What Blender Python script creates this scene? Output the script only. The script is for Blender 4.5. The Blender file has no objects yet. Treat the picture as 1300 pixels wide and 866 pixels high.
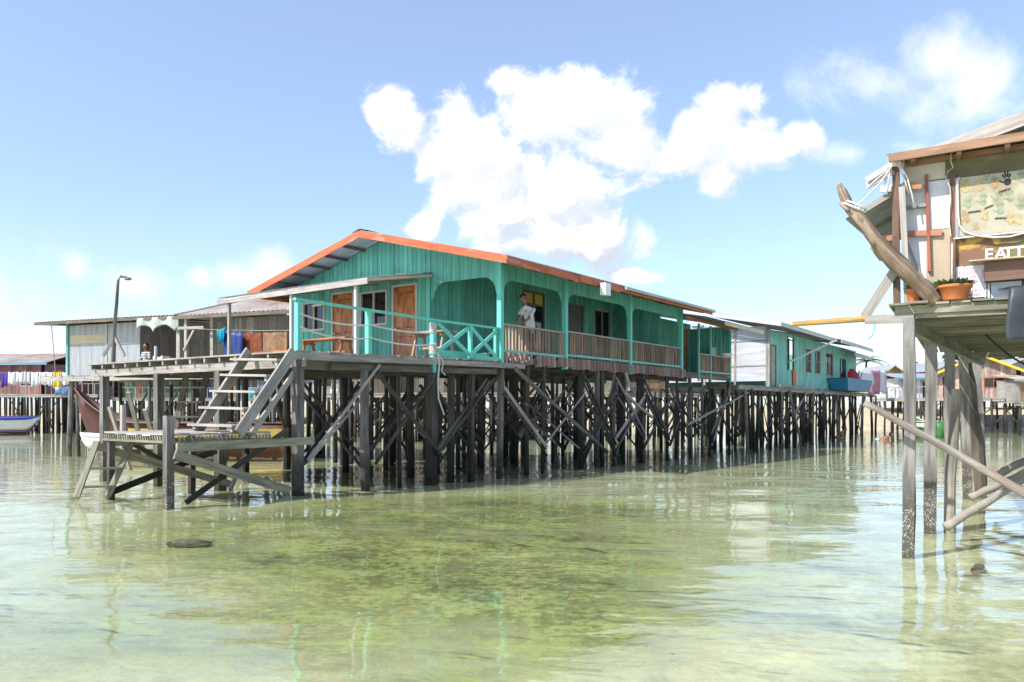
import bpy, bmesh, math, random
from mathutils import Vector, Matrix, noise as mnoise
random.seed(11)
R = random.uniform
sc = bpy.context.scene
COL = sc.collection
PI = math.pi
rad = math.radians

# ------------------------------------------------------------------ camera
F, U0, HV, CH = 1000.0, 650.0, 518.0, 1.5
cd = bpy.data.cameras.new("camera"); cam = bpy.data.objects.new("camera", cd); COL.objects.link(cam)
cam.location = (0, 0, CH); cam.rotation_euler = (PI/2, 0, 0)
cd.sensor_width = 36; cd.lens = 36*F/1300; cd.shift_y = (HV-433)/1300
cd.clip_start = 0.05; cd.clip_end = 6000
sc.camera = cam

def W(u, v, Y): return Vector(((u-U0)/F*Y, Y, CH+(HV-v)/F*Y))
def G(u, Y, z=0.0): return Vector(((u-U0)/F*Y, Y, z))
def Yw(v): return CH*F/(v-HV)

# house frame: x = along the long side, y = along the gable, z up
AX, AY = .584, .811
HO = Vector((-.285, 19, 0))
HANG = math.atan2(AY, AX)
HM = Matrix.Translation(HO) @ Matrix.Rotation(HANG, 4, 'Z')
def aAt(u, b):
    k = (u-U0)/F; x0 = HO.x-AY*b; y0 = HO.y+AX*b
    return (k*y0-x0)/(AX-k*AY)
def bAt(u, a):
    k = (u-U0)/F; x0 = HO.x+AX*a; y0 = HO.y+AY*a
    return (k*y0-x0)/(-AY-k*AX)
def H(a, b, z): return HM @ Vector((a, b, z))
def zAt(v, a, b): return CH+(HV-v)/F*H(a, b, 0).y
HI = HM.inverted()

# ------------------------------------------------------------------ materials
def new_mat(name):
    m = bpy.data.materials.new(name); m.use_nodes = True
    nt = m.node_tree; nt.nodes.clear()
    out = nt.nodes.new('ShaderNodeOutputMaterial')
    return m, nt, out
class N:
    def __init__(s, nt): s.nt = nt
    def __call__(s, t, ins=None, **kw):
        n = s.nt.nodes.new('ShaderNode'+t)
        for k, v in kw.items(): setattr(n, k, v)
        for k, v in (ins or {}).items():
            sock = n.inputs[k]
            if isinstance(v, bpy.types.NodeSocket): s.nt.links.new(v, sock)
            else: sock.default_value = v
        return n
    def math(s, op, a, b=0.0, c=None, clamp=False):
        ins = {0: a, 1: b}
        if c is not None: ins[2] = c
        return s('Math', ins, operation=op, use_clamp=clamp).outputs[0]
    def mix(s, f, a, b, bt='MIX'):
        n = s('Mix', data_type='RGBA', blend_type=bt)
        for k, v in ((0, f), (6, a), (7, b)):
            if isinstance(v, bpy.types.NodeSocket): s.nt.links.new(v, n.inputs[k])
            else: n.inputs[k].default_value = v if not isinstance(v, tuple) or len(v) == 4 else (*v, 1)
        return n.outputs[2]
    def ss(s, x, a, b):
        n = s('MapRange', {'Value': x, 'From Min': a, 'From Max': b, 'To Min': 0.0, 'To Max': 1.0}, interpolation_type='SMOOTHSTEP')
        return n.outputs[0]
def c4(c): return (*c, 1) if len(c) == 3 else c
def sc3(c, k): return tuple(min(1, x*k) for x in c)

def wood(name, base, dark=None, wear=None, wear_amt=.45, rough=.8, grain=16, island=.35, bump=.25, tide=None, stain=.25, spec=.3, wear_scale=1.6):
    """grain runs along UV.x; every board differs; wear = colour where paint is gone; tide = (z, colour, barnacles)"""
    m, nt, out = new_mat(name); n = N(nt)
    dark = dark or sc3(base, .5)
    uv = n('TexCoord').outputs['UV']; geo = n('NewGeometry'); rnd = geo.outputs['Random Per Island']
    off = n('CombineXYZ', {0: n.math('MULTIPLY', rnd, 37.0), 1: n.math('MULTIPLY', rnd, 91.0), 2: n.math('MULTIPLY', rnd, 17.0)}).outputs[0]
    st = n('VectorMath', {0: uv, 1: (1.3, grain, 1)}, operation='MULTIPLY').outputs[0]
    st = n('VectorMath', {0: st, 1: off}, operation='ADD').outputs[0]
    g = n('TexNoise', {'Vector': st, 'Scale': 1.0, 'Detail': 6.0, 'Roughness': .62, 'Distortion': .5}).outputs['Fac']
    gr = n.ss(g, .32, .68)
    col = n.mix(gr, c4(dark), c4(base))
    obj = geo.outputs['Position']
    big = n('TexNoise', {'Vector': obj, 'Scale': wear_scale, 'Detail': 5.0, 'Roughness': .65}).outputs['Fac']
    if wear:
        wn = n('TexNoise', {'Vector': st, 'Scale': .55, 'Detail': 5.0, 'Roughness': .7}).outputs['Fac']
        wf = n.math('ADD', n.math('MULTIPLY', wn, .6), n.math('MULTIPLY', big, .4))
        wf = n.ss(wf, 1-wear_amt-.06, 1-wear_amt+.08)
        col = n.mix(wf, col, c4(wear))
    sf = n.ss(big, .42, .72)
    col = n.mix(n.math('MULTIPLY', sf, stain), col, c4(sc3(base, .3)))
    iv = n.math('ADD', n.math('MULTIPLY', rnd, island*2), 1-island)
    col = n.mix(1.0, col, n('CombineColor', {0: iv, 1: iv, 2: iv}).outputs[0], 'MULTIPLY')
    if tide:
        z0, tc, barn = tide
        pz = n('SeparateXYZ', {0: obj}).outputs[2]
        zz = n.math('ADD', pz, n.math('MULTIPLY', n.math('SUBTRACT', big, .5), .7))
        tf = n.ss(zz, z0+.35, z0-.25)
        col = n.mix(tf, col, c4(tc))
        if barn:
            vo = n('TexVoronoi', {'Vector': obj, 'Scale': 60.0}).outputs['Distance']
            bn = n('TexNoise', {'Vector': obj, 'Scale': 9.0, 'Detail': 3.0}).outputs['Fac']
            bf = n.math('MULTIPLY', n.ss(vo, .42, .25), n.ss(bn, .40, .56))
            bf = n.math('MULTIPLY', bf, n.ss(zz, z0+.05, z0-.3))
            col = n.mix(n.math('MULTIPLY', bf, barn), col, (.55, .52, .45, 1))
    bs = n('BsdfPrincipled', {'Base Color': col, 'Roughness': rough, 'Specular IOR Level': spec})
    if bump:
        bp = n('Bump', {'Height': g, 'Strength': bump, 'Distance': .012}); nt.links.new(bp.outputs[0], bs.inputs['Normal'])
    nt.links.new(bs.outputs[0], out.inputs[0])
    return m

def plain(name, base, rough=.6, var=.2, scale=6.0, spec=.4, metallic=0.0, second=None, sec_amt=.4, bump=.0, trans=0.0):
    m, nt, out = new_mat(name); n = N(nt)
    geo = n('NewGeometry'); pos = geo.outputs['Position']
    ns = n('TexNoise', {'Vector': pos, 'Scale': scale, 'Detail': 6.0, 'Roughness': .6}).outputs['Fac']
    col = n.mix(n.ss(ns, .3, .7), c4(sc3(base, 1-var)), c4(sc3(base, 1+var*.5)))
    if second:
        n2 = n('TexNoise', {'Vector': pos, 'Scale': scale*.55, 'Detail': 7.0, 'Roughness': .7}).outputs['Fac']
        col = n.mix(n.ss(n2, 1-sec_amt-.08, 1-sec_amt+.08), col, c4(second))
    bs = n('BsdfPrincipled', {'Base Color': col, 'Roughness': rough, 'Specular IOR Level': spec, 'Metallic': metallic})
    if bump:
        bp = n('Bump', {'Height': ns, 'Strength': bump, 'Distance': .02}); nt.links.new(bp.outputs[0], bs.inputs['Normal'])
    sh = bs.outputs[0]
    if trans:
        tr = n('BsdfTranslucent', {'Color': col})
        sh = n('MixShader', {0: trans, 1: sh, 2: tr.outputs[0]}).outputs[0]
    nt.links.new(sh, out.inputs[0])
    return m

def iron(name, base, rust=(.22, .09, .035), amt=.3, rough=.5, streak=(1, 1, 1), metallic=.35, scale=1.2):
    m, nt, out = new_mat(name); n = N(nt)
    tc = n('TexCoord'); uv = tc.outputs['UV']
    pos = n('NewGeometry').outputs['Position']
    st = n('VectorMath', {0: uv, 1: (.6, 5, 1)}, operation='MULTIPLY').outputs[0]
    a = n('TexNoise', {'Vector': st, 'Scale': 1.0, 'Detail': 6.0, 'Roughness': .65}).outputs['Fac']
    b = n('TexNoise', {'Vector': pos, 'Scale': scale, 'Detail': 7.0, 'Roughness': .68}).outputs['Fac']
    f = n.math('ADD', n.math('MULTIPLY', a, .45), n.math('MULTIPLY', b, .55))
    col = n.mix(n.ss(a, .35, .65), c4(sc3(base, .72)), c4(base))
    rf = n.ss(f, 1-amt-.09-.15, 1-amt+.07-.15)
    col = n.mix(rf, col, c4(rust))
    bs = n('BsdfPrincipled', {'Base Color': col, 'Roughness': rough, 'Metallic': n.math('MULTIPLY', n.math('SUBTRACT', 1.0, rf), metallic)})
    nt.links.new(bs.outputs[0], out.inputs[0])
    return m

TEAL = (.125, .455, .365); GREY = (.40, .375, .34)
M = {}
M['teal'] = wood('teal_boards', TEAL, sc3(TEAL, .78), wear=(.27, .47, .41), wear_amt=.40, rough=.65, grain=9, island=.17, bump=.15, stain=.36)
M['teal_trim'] = wood('teal_trim', (.15, .57, .475), (.125, .49, .405), wear=(.33, .38, .34), wear_amt=.3, rough=.5, grain=9, island=.06, stain=.12)
M['teal_pale'] = wood('pale_teal_boards', (.20, .50, .44), (.15, .42, .37), wear=(.32, .44, .40), wear_amt=.42, rough=.6, grain=5, island=.13, stain=.3)
M['orange'] = wood('orange_fascia', (.52, .135, .055), (.38, .09, .04), wear=(.52, .32, .21), wear_amt=.42, rough=.6, grain=9, island=.1, stain=.2)
M['door'] = wood('varnished_door', (.55, .20, .05), (.17, .05, .015), rough=.3, grain=5, island=.3, bump=.05, stain=.3, spec=.5)
M['door_dull'] = wood('dull_door', (.38, .22, .11), (.25, .13, .06), rough=.5, grain=9, island=.1)
M['grey'] = wood('weathered_wood', GREY, (.22, .20, .18), rough=.85, grain=18, island=.28, bump=.35, stain=.35)
M['grey_light'] = wood('bleached_wood', (.44, .41, .37), (.27, .25, .22), rough=.85, grain=18, island=.2, bump=.3, stain=.25)
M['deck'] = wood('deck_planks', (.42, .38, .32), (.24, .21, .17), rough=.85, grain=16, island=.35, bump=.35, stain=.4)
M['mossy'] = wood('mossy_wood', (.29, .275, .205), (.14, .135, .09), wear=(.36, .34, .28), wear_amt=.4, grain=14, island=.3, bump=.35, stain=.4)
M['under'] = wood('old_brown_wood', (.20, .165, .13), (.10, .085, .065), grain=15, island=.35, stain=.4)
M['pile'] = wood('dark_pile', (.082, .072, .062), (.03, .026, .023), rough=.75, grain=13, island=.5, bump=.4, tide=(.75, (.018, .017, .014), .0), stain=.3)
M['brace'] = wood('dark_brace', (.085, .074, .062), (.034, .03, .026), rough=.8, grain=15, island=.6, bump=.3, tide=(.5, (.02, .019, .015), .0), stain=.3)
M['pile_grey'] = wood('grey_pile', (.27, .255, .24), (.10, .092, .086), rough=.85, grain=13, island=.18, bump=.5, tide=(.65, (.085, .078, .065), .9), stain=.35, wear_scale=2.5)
M['pile_mid'] = wood('greyish_pile', (.19, .175, .16), (.08, .073, .064), rough=.85, grain=13, island=.25, bump=.4, tide=(.45, (.035, .033, .025), .25), stain=.35)
M['stick'] = wood('barnacled_pole', (.38, .35, .31), (.17, .145, .12), wear=(.30, .17, .09), wear_amt=.40, grain=12, island=.2, bump=.5, tide=(.55, (.30, .27, .22), .8))
M['rail_wood'] = wood('brown_baluster', (.42, .30, .22), (.25, .17, .12), wear=(.42, .34, .27), wear_amt=.4, grain=12, island=.35, stain=.2)
M['pink'] = wood('faded_pink_skirt', (.48, .30, .26), (.34, .21, .19), wear=(.44, .36, .32), wear_amt=.48, grain=10, island=.25, stain=.3)
M['white_trim'] = wood('white_trim', (.58, .56, .54), (.46, .44, .42), wear=(.40, .36, .31), wear_amt=.28, grain=12, island=.08, stain=.12)
M['white'] = plain('white_paint', (.8, .8, .78), .5, .12)
M['glass'] = plain('dark_glass', (.012, .014, .016), .06, .1, spec=.6)
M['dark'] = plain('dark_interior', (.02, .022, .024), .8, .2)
M['iron'] = iron('roof_iron', (.50, .53, .56), amt=.12, rough=.45, metallic=.5)
M['iron_under'] = iron('roof_iron_dull', (.42, .46, .50), amt=.16, rough=.55, metallic=.3)
M['iron_grey'] = iron('wall_iron', (.36, .385, .40), rust=(.35, .25, .17), amt=.17, rough=.55, metallic=.25, scale=.8)
M['iron_rust'] = iron('rusty_iron', (.52, .50, .48), rust=(.34, .17, .09), amt=.32, rough=.6, metallic=.2, scale=.7)
M['panel'] = iron('white_panel', (.50, .52, .55), rust=(.42, .40, .37), amt=.22, rough=.6, metallic=0, scale=1.0)
M['rope'] = plain('white_rope', (.62, .60, .56), .8, .15, 30)
M['cream'] = wood('cream_fascia', (.62, .54, .36), (.50, .43, .28), grain=9, island=.08, stain=.2)
M['yellow'] = plain('yellow_paint', (.62, .42, .07), .6, .2)
M['yellowbright'] = plain('bright_yellow_paint', (.80, .50, .03), .6, .15)
M['dk_grey'] = plain('dark_grey_door', (.12, .12, .12), .6, .2)
M['blue_plastic'] = plain('blue_plastic', (.04, .21, .38), .4, .15, 3, second=(.10, .34, .5), sec_amt=.35)
M['blue_tarp'] = plain('blue_tarp', (.012, .035, .19), .5, .25, 4)
M['cyan'] = plain('cyan_cloth', (.03, .42, .56), .8, .15, trans=.2)
M['terracotta'] = plain('terracotta', (.52, .16, .06), .65, .15, 14)
M['tarp'] = plain('charcoal_tarp', (.036, .042, .052), .45, .3, 5, bump=.2)
M['leaf'] = plain('leaf', (.07, .12, .035), .55, .45, 9, trans=.25)
M['leaf_dark'] = plain('tree_leaf', (.05, .085, .022), .55, .5, 1.2, trans=.25)
M['palm'] = plain('palm_leaf', (.09, .12, .035), .5, .4, 2, trans=.25)
M['bark'] = wood('bark', (.16, .13, .10), (.08, .065, .05), grain=10)
M['skin'] = plain('skin', (.24, .115, .065), .5, .12, 10)
M['hair'] = plain('hair', (.008, .007, .006), .4, .2, 40)
M['shirt'] = plain('white_shirt', (.66, .65, .68), .85, .06, 8)
M['shorts'] = plain('dark_shorts', (.015, .016, .022), .85, .2, 8)
M['black'] = plain('black_paint', (.012, .012, .014), .5, .2)
M['black_line'] = plain('black_cable', (.02, .02, .02), .6, .2)
# ------------------------------------------------------------------ mesh builder
RM = {}      # root matrices
class MB:
    def __init__(s, fr=None):
        s.fr = fr; s.v = []; s.f = []; s.uv = []; s.mi = []; s.cur = 0
    def _p(s, p):
        p = Vector(p)
        return s.fr @ p if s.fr else p
    def add(s, vs, fs, uvs):
        b = len(s.v)
        s.v += [s._p(p) for p in vs]
        for f, u in zip(fs, uvs):
            s.f.append([b+i for i in f]); s.uv.append(u); s.mi.append(s.cur)
    def beam(s, p, q, w, h, up=None, taper=1.0):
        p = Vector(p); q = Vector(q); d = q-p; L = d.length
        if L < 1e-6: return s
        d = d/L
        up = Vector(up) if up else Vector((0, 0, 1))
        if abs(d.dot(up)) > .98: up = Vector((1, 0, 0)) if abs(d.x) < .9 else Vector((0, 1, 0))
        x = d.cross(up).normalized(); y = x.cross(d)
        vs = []
        for c, k in ((p, 1), (q, taper)):
            for i, j in ((-1, -1), (1, -1), (1, 1), (-1, 1)):
                vs.append(c+x*(i*w*k/2)+y*(j*h*k/2))
        fs = [(0, 1, 5, 4), (1, 2, 6, 5), (2, 3, 7, 6), (3, 0, 4, 7), (3, 2, 1, 0), (4, 5, 6, 7)]
        uv = []
        t = 0
        for k in range(4):
            wd = w if k % 2 == 0 else h
            uv.append([(0, t), (0, t+wd), (L, t+wd), (L, t)]); t += wd
        e = [(0, 0), (.03, 0), (.03, w), (0, w)]
        uv += [e, e]
        s.add(vs, fs, uv); return s
    def bx(s, x0, x1, y0, y1, z0, z1):
        dx, dy, dz = x1-x0, y1-y0, z1-z0
        cx, cy, cz = (x0+x1)/2, (y0+y1)/2, (z0+z1)/2
        m = max(abs(dx), abs(dy), abs(dz))
        if m == abs(dz): return s.beam((cx, cy, z0), (cx, cy, z1), abs(dy), abs(dx), (1, 0, 0))
        if m == abs(dx): return s.beam((x0, cy, cz), (x1, cy, cz), abs(dy), abs(dz))
        return s.beam((cx, y0, cz), (cx, y1, cz), abs(dx), abs(dz))
    def pole(s, p, q, r0, r1=None, n=8, seg=5, wob=.0, bow=None):
        p = Vector(p); q = Vector(q); r1 = r0 if r1 is None else r1
        d = (q-p); L = d.length; d = d/L
        up = Vector((0, 0, 1)) if abs(d.z) < .9 else Vector((1, 0, 0))
        x = d.cross(up).normalized(); y = x.cross(d)
        vs = []; fs = []; uv = []
        ox, oy = 0, 0
        for k in range(seg+1):
            t = k/seg; r = r0+(r1-r0)*t
            if 0 < k < seg: ox += R(-wob, wob)*r0; oy += R(-wob, wob)*r0
            c = p.lerp(q, t)+x*ox+y*oy
            if bow: c = c+Vector(bow)*(4*t*(1-t))
            rr = r*(1+R(-wob, wob)*.5)
            for i in range(n):
                a = 2*PI*i/n
                vs.append(c+x*(math.cos(a)*rr)+y*(math.sin(a)*rr*(1+R(-wob, wob)*.3)))
        for k in range(seg):
            for i in range(n):
                j = (i+1) % n
                fs.append((k*n+i, k*n+j, (k+1)*n+j, (k+1)*n+i))
                a, b = i/n*2*PI*r0, (i+1)/n*2*PI*r0
                uv.append([(k/seg*L, a), (k/seg*L, b), ((k+1)/seg*L, b), ((k+1)/seg*L, a)])
        fs.append(tuple(range(n-1, -1, -1))); uv.append([(0, 0)]*n)
        fs.append(tuple(seg*n+i for i in range(n))); uv.append([(L, 0)]*n)
        s.add(vs, fs, uv); return s
    def tube(s, pts, r, n=6):
        pts = [Vector(p) for p in pts]; vs = []; fs = []; uv = []; m = len(pts); acc = 0
        for k, c in enumerate(pts):
            d = (pts[min(k+1, m-1)]-pts[max(k-1, 0)]).normalized()
            up = Vector((0, 0, 1)) if abs(d.z) < .9 else Vector((1, 0, 0))
            x = d.cross(up).normalized(); y = x.cross(d)
            rr = r[k] if isinstance(r, (list, tuple)) else r
            for i in range(n):
                a = 2*PI*i/n; vs.append(c+x*math.cos(a)*rr+y*math.sin(a)*rr)
        for k in range(m-1):
            L = (pts[k+1]-pts[k]).length
            for i in range(n):
                j = (i+1) % n; fs.append((k*n+i, k*n+j, (k+1)*n+j, (k+1)*n+i))
                uv.append([(acc, i*.02), (acc, i*.02+.02), (acc+L, i*.02+.02), (acc+L, i*.02)])
            acc += L
        fs.append(tuple(range(n-1, -1, -1))); uv.append([(0, 0)]*n)
        fs.append(tuple((m-1)*n+i for i in range(n))); uv.append([(0, 0)]*n)
        s.add(vs, fs, uv); return s
    def lathe(s, c, prof, n=20, sx=1, sy=1):
        c = Vector(c); vs = []; fs = []; uv = []
        for r, z in prof:
            for i in range(n):
                a = 2*PI*i/n; vs.append(c+Vector((math.cos(a)*r*sx, math.sin(a)*r*sy, z)))
        for k in range(len(prof)-1):
            for i in range(n):
                j = (i+1) % n; fs.append((k*n+i, k*n+j, (k+1)*n+j, (k+1)*n+i))
                uv.append([(i/n, k), ((i+1)/n, k), ((i+1)/n, k+1), (i/n, k+1)])
        s.add(vs, fs, uv); return s
    def grid(s, fn, nu, nv, uvs=(1, 1)):
        vs = [fn(i/nu, j/nv) for j in range(nv+1) for i in range(nu+1)]
        fs = []; uv = []; w = nu+1
        for j in range(nv):
            for i in range(nu):
                fs.append((j*w+i, j*w+i+1, (j+1)*w+i+1, (j+1)*w+i))
                uv.append([(jj/nv*uvs[1], ii/nu*uvs[0]) for ii, jj in ((i, j), (i+1, j), (i+1, j+1), (i, j+1))])
        s.add(vs, fs, uv); return s
    def slab(s, fn, nu, nv, th, uvs=(1, 1)):
        """a sheet with thickness th (a Vector), closed all round"""
        th = Vector(th); w = nu+1; n = w*(nv+1)
        top = [Vector(fn(i/nu, j/nv)) for j in range(nv+1) for i in range(nu+1)]
        vs = top+[p-th for p in top]; fs = []; uv = []
        def add(f): 
            fs.append(f); uv.append([(((k % n)//w)/nv*uvs[1], ((k % n) % w)/nu*uvs[0]) for k in f])
        for j in range(nv):
            for i in range(nu):
                a, b, c, d = j*w+i, j*w+i+1, (j+1)*w+i+1, (j+1)*w+i
                add((a, b, c, d)); add((d+n, c+n, b+n, a+n))
        for i in range(nu):
            add((i+n, i+1+n, i+1, i)); k = nv*w+i; add((k, k+1, k+1+n, k+n))
        for j in range(nv):
            k = j*w; add((k, k+w, k+w+n, k+n)); k = j*w+nu; add((k+n, k+w+n, k+w, k))
        s.add(vs, fs, uv); return s
    def poly(s, pts, th):
        """extruded polygon"""
        pts = [Vector(p) for p in pts]; th = Vector(th); n = len(pts)
        fs = [tuple(range(n)), tuple(range(2*n-1, n-1, -1))]
        uv = [[(p.x+p.y, p.z) for p in pts], [(p.x+p.y, p.z) for p in reversed(pts)]]
        for i in range(n):
            j = (i+1) % n; fs.append((i+n, j+n, j, i)); uv.append([(0, 0), (1, 0), (1, .02), (0, .02)])
        s.add(pts+[p+th for p in pts], fs, uv); return s
    def build(s, name, mat, parent=None, smooth=False, solid=None):
        me = bpy.data.meshes.new(name)
        if parent is not None: inv = RM[parent.name].inverted(); mw = RM[parent.name]
        else:
            xs = [p.x for p in s.v]; ys = [p.y for p in s.v]; zs = [p.z for p in s.v]
            mw = Matrix.Translation(((min(xs)+max(xs))/2, (min(ys)+max(ys))/2, min(zs))); inv = mw.inverted()
        me.from_pydata([inv @ p for p in s.v], [], s.f)
        ul = me.uv_layers.new(name='UVMap'); d = []
        for u in s.uv:
            for q in u: d += [q[0], q[1]]
        ul.data.foreach_set('uv', d)
        mats = mat if isinstance(mat, (list, tuple)) else [mat]
        for m in mats: me.materials.append(M[m] if isinstance(m, str) else m)
        if len(mats) > 1: me.polygons.foreach_set('material_index', s.mi)
        if smooth: me.polygons.foreach_set('use_smooth', [True]*len(me.polygons))
        me.update()
        o = bpy.data.objects.new(name, me); COL.objects.link(o)
        if parent is not None: o.parent = parent; RM[o.name] = RM[parent.name]
        else: o.matrix_world = mw; RM[o.name] = mw
        if solid:
            md = o.modifiers.new('thick', 'SOLIDIFY'); md.thickness = solid; md.offset = 0
        return o

def tag(o, label=None, cat=None, group=None, kind=None):
    if label: o['label'] = label
    if cat: o['category'] = cat
    if group: o['group'] = group
    if kind: o['kind'] = kind
    return o
def root(name, label, cat, loc, rotz=0.0, group=None):
    o = bpy.data.objects.new(name, None); COL.objects.link(o)
    o.empty_display_size = .3
    m = Matrix.Translation(Vector(loc)) @ Matrix.Rotation(rotz, 4, 'Z')
    o.matrix_world = m; RM[o.name] = m
    return tag(o, label, cat, group)
def hroot(name, label, cat, a, b, z=0, group=None):
    return root(name, label, cat, H(a, b, z), HANG, group)

class Wall:
    """a vertical plane: t runs along it, z is up, n points out of it"""
    def __init__(s, o, t, n, fr=None):
        s.o = Vector(o); s.t = Vector(t).normalized(); s.n = Vector(n).normalized(); s.fr = fr
    def p(s, t, z, n=0): 
        q = s.o+s.t*t+s.n*n; return Vector((q.x, q.y, z))
    def box(s, mb, t0, t1, z0, z1, n0, n1):
        nm = (n0+n1)/2; th = abs(n1-n0)
        if abs(t1-t0) >= abs(z1-z0):
            mb.beam(s.p(t0, (z0+z1)/2, nm), s.p(t1, (z0+z1)/2, nm), th, abs(z1-z0))
        else:
            mb.beam(s.p((t0+t1)/2, z0, nm), s.p((t0+t1)/2, z1, nm), abs(t1-t0), th, s.n)
    def boards(s, name, mat, parent, t0, t1, z0, zt, bw=.16, th=.022, openings=(), jit=.0, uneven=.0):
        mb = MB(s.fr)
        ed = {round(t0, 4), round(t1, 4)}
        n = max(1, round((t1-t0)/bw))
        for i in range(1, n): ed.add(round(t0+(t1-t0)*i/n+R(-jit, jit)*bw, 4))
        for o in openings: ed |= {round(o[0], 4), round(o[1], 4)}
        ed = sorted(e for e in ed if t0-1e-6 <= e <= t1+1e-6)
        e2 = [ed[0]]
        for e in ed[1:]:
            if e-e2[-1] > .012: e2.append(e)
        for x0, x1 in zip(e2[:-1], e2[1:]):
            c = (x0+x1)/2
            top0, top1 = (zt(x0), zt(x1)) if callable(zt) else (zt, zt)
            iv = [(z0+R(-uneven, uneven), None)]
            segs = []
            cuts = sorted([(o[2], o[3]) for o in openings if o[0]-1e-3 <= c <= o[1]+1e-3])
            z = z0+R(-uneven, uneven)
            for q0, q1 in cuts:
                if q0 > z+.01: segs.append((z, q0, q0))
                z = max(z, q1)
            if min(top0, top1) > z+.01: segs.append((z, top0, top1))
            nn = R(0, .008); g = .006
            for za, zb0, zb1 in segs:
                A = [s.p(x0+g, za, -th), s.p(x1-g, za, -th), s.p(x1-g, zb1, -th), s.p(x0+g, zb0, -th)]
                B = [s.p(x0+g, za, nn), s.p(x1-g, za, nn), s.p(x1-g, zb1, nn), s.p(x0+g, zb0, nn)]
                L = zb0-za; w = x1-x0
                mb.add(A+B, [(4, 5, 6, 7), (3, 2, 1, 0), (0, 1, 5, 4), (1, 2, 6, 5), (2, 3, 7, 6), (3, 0, 4, 7)],
                       [[(0, 0), (0, w), (L, w), (L, 0)]]*2+[[(0, 0), (0, w), (.02, w), (.02, 0)], [(0, 0), (L, 0), (L, .02), (0, .02)], [(0, 0), (0, w), (.02, w), (.02, 0)], [(L, 0), (0, 0), (0, .02), (L, .02)]])
        return mb.build(name, mat, parent)
    def window(s, parent, t0, t1, z0, z1, mull=1, frame='white_trim', fw=.05, trans=0, name='window'):
        f = MB(s.fr)
        s.box(f, t0-fw, t0, z0-fw, z1+fw, -.05, .022); s.box(f, t1, t1+fw, z0-fw, z1+fw, -.05, .022)
        s.box(f, t0, t1, z1, z1+fw, -.05, .02); s.box(f, t0, t1, z0-fw, z0, -.05, .03)
        for k in range(mull):
            x = t0+(t1-t0)*(k+1)/(mull+1); s.box(f, x-.02, x+.02, z0, z1, -.04, .015)
        for k in range(trans):
            z = z0+(z1-z0)*(k+1)/(trans+1); s.box(f, t0, t1, z-.012, z+.012, -.038, .01)
        fo = f.build(name, frame, parent)
        g = MB(s.fr); s.box(g, t0-.01, t1+.01, z0-.01, z1+.01, -.06, -.052)
        g.build('pane', 'glass', fo)
        return fo
    def door(s, parent, t0, t1, z0, z1, mat='door', frame='white_trim', fw=.06, panels=True, handle=True, hs=1):
        d = MB(s.fr); s.box(d, t0+.01, t1-.01, z0+.01, z1-.01, -.05, -.012)
        w = t1-t0; h = z1-z0
        if panels:
            for c0, c1 in ((.1, .46), (.54, .9)):
                for r0, r1 in ((.06, .36), (.46, .93)):
                    q = [s.p(t0+w*c0, z0+h*r0, -.012), s.p(t0+w*c1, z0+h*r0, -.012), s.p(t0+w*c1, z0+h*r1, -.012), s.p(t0+w*c0, z0+h*r1, -.012)]
                    k = .04
                    q2 = [s.p(t0+w*c0+k, z0+h*r0+k, .008), s.p(t0+w*c1-k, z0+h*r0+k, .008), s.p(t0+w*c1-k, z0+h*r1-k, .008), s.p(t0+w*c0+k, z0+h*r1-k, .008)]
                    L = h*(r1-r0); W_ = w*(c1-c0)
                    d.add(q+q2, [(4, 5, 6, 7), (0, 1, 5, 4), (1, 2, 6, 5), (2, 3, 7, 6), (3, 0, 4, 7)],
                          [[(0, 0), (0, W_), (L, W_), (L, 0)], [(0, 0), (0, W_), (.03, W_), (.03, 0)], [(0, 0), (L, 0), (L, .03), (0, .03)], [(0, 0), (0, W_), (.03, W_), (.03, 0)], [(0, 0), (L, 0), (L, .03), (0, .03)]])
        do = d.build('door', mat, parent)
        if handle:
            hb = MB(s.fr); x = t1-.09 if hs > 0 else t0+.09
            hb.pole(s.p(x, z0+h*.46, -.012), s.p(x, z0+h*.46, .045), .022, .028, 8, 2)
            hb.build('handle', 'iron', do)
        f = MB(s.fr)
        s.box(f, t0-fw, t0, z0, z1+fw, -.05, .024); s.box(f, t1, t1+fw, z0, z1+fw, -.05, .024); s.box(f, t0, t1, z1, z1+fw, -.05, .021)
        f.build('frame', frame, do)
        return do

def corrugated(mb, e0, e1, r0, r1, pitch=.11, amp=.014, rows=4, sag=0):
    """iron sheet from the eave line e0-e1 up to the ridge line r0-r1; the waves run down the slope"""
    e0, e1, r0, r1 = map(Vector, (e0, e1, r0, r1))
    L = (e1-e0).length; nu = max(8, int(L/pitch*6)); nrm = (e1-e0).cross(r0-e0).normalized()
    if nrm.z < 0: nrm = -nrm
    S = (r0-e0).length
    def fn(u, v):
        p = e0.lerp(e1, u).lerp(r0.lerp(r1, u), v)
        sheet = int(u*L/.8)
        rr = math.sin(sheet*12.9)*.012
        return p+nrm*(amp*math.sin(2*PI*u*L/pitch)+rr*(1-v)-sag*math.sin(PI*v))
    mb.grid(fn, nu, rows, (L, S)); return mb

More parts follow.
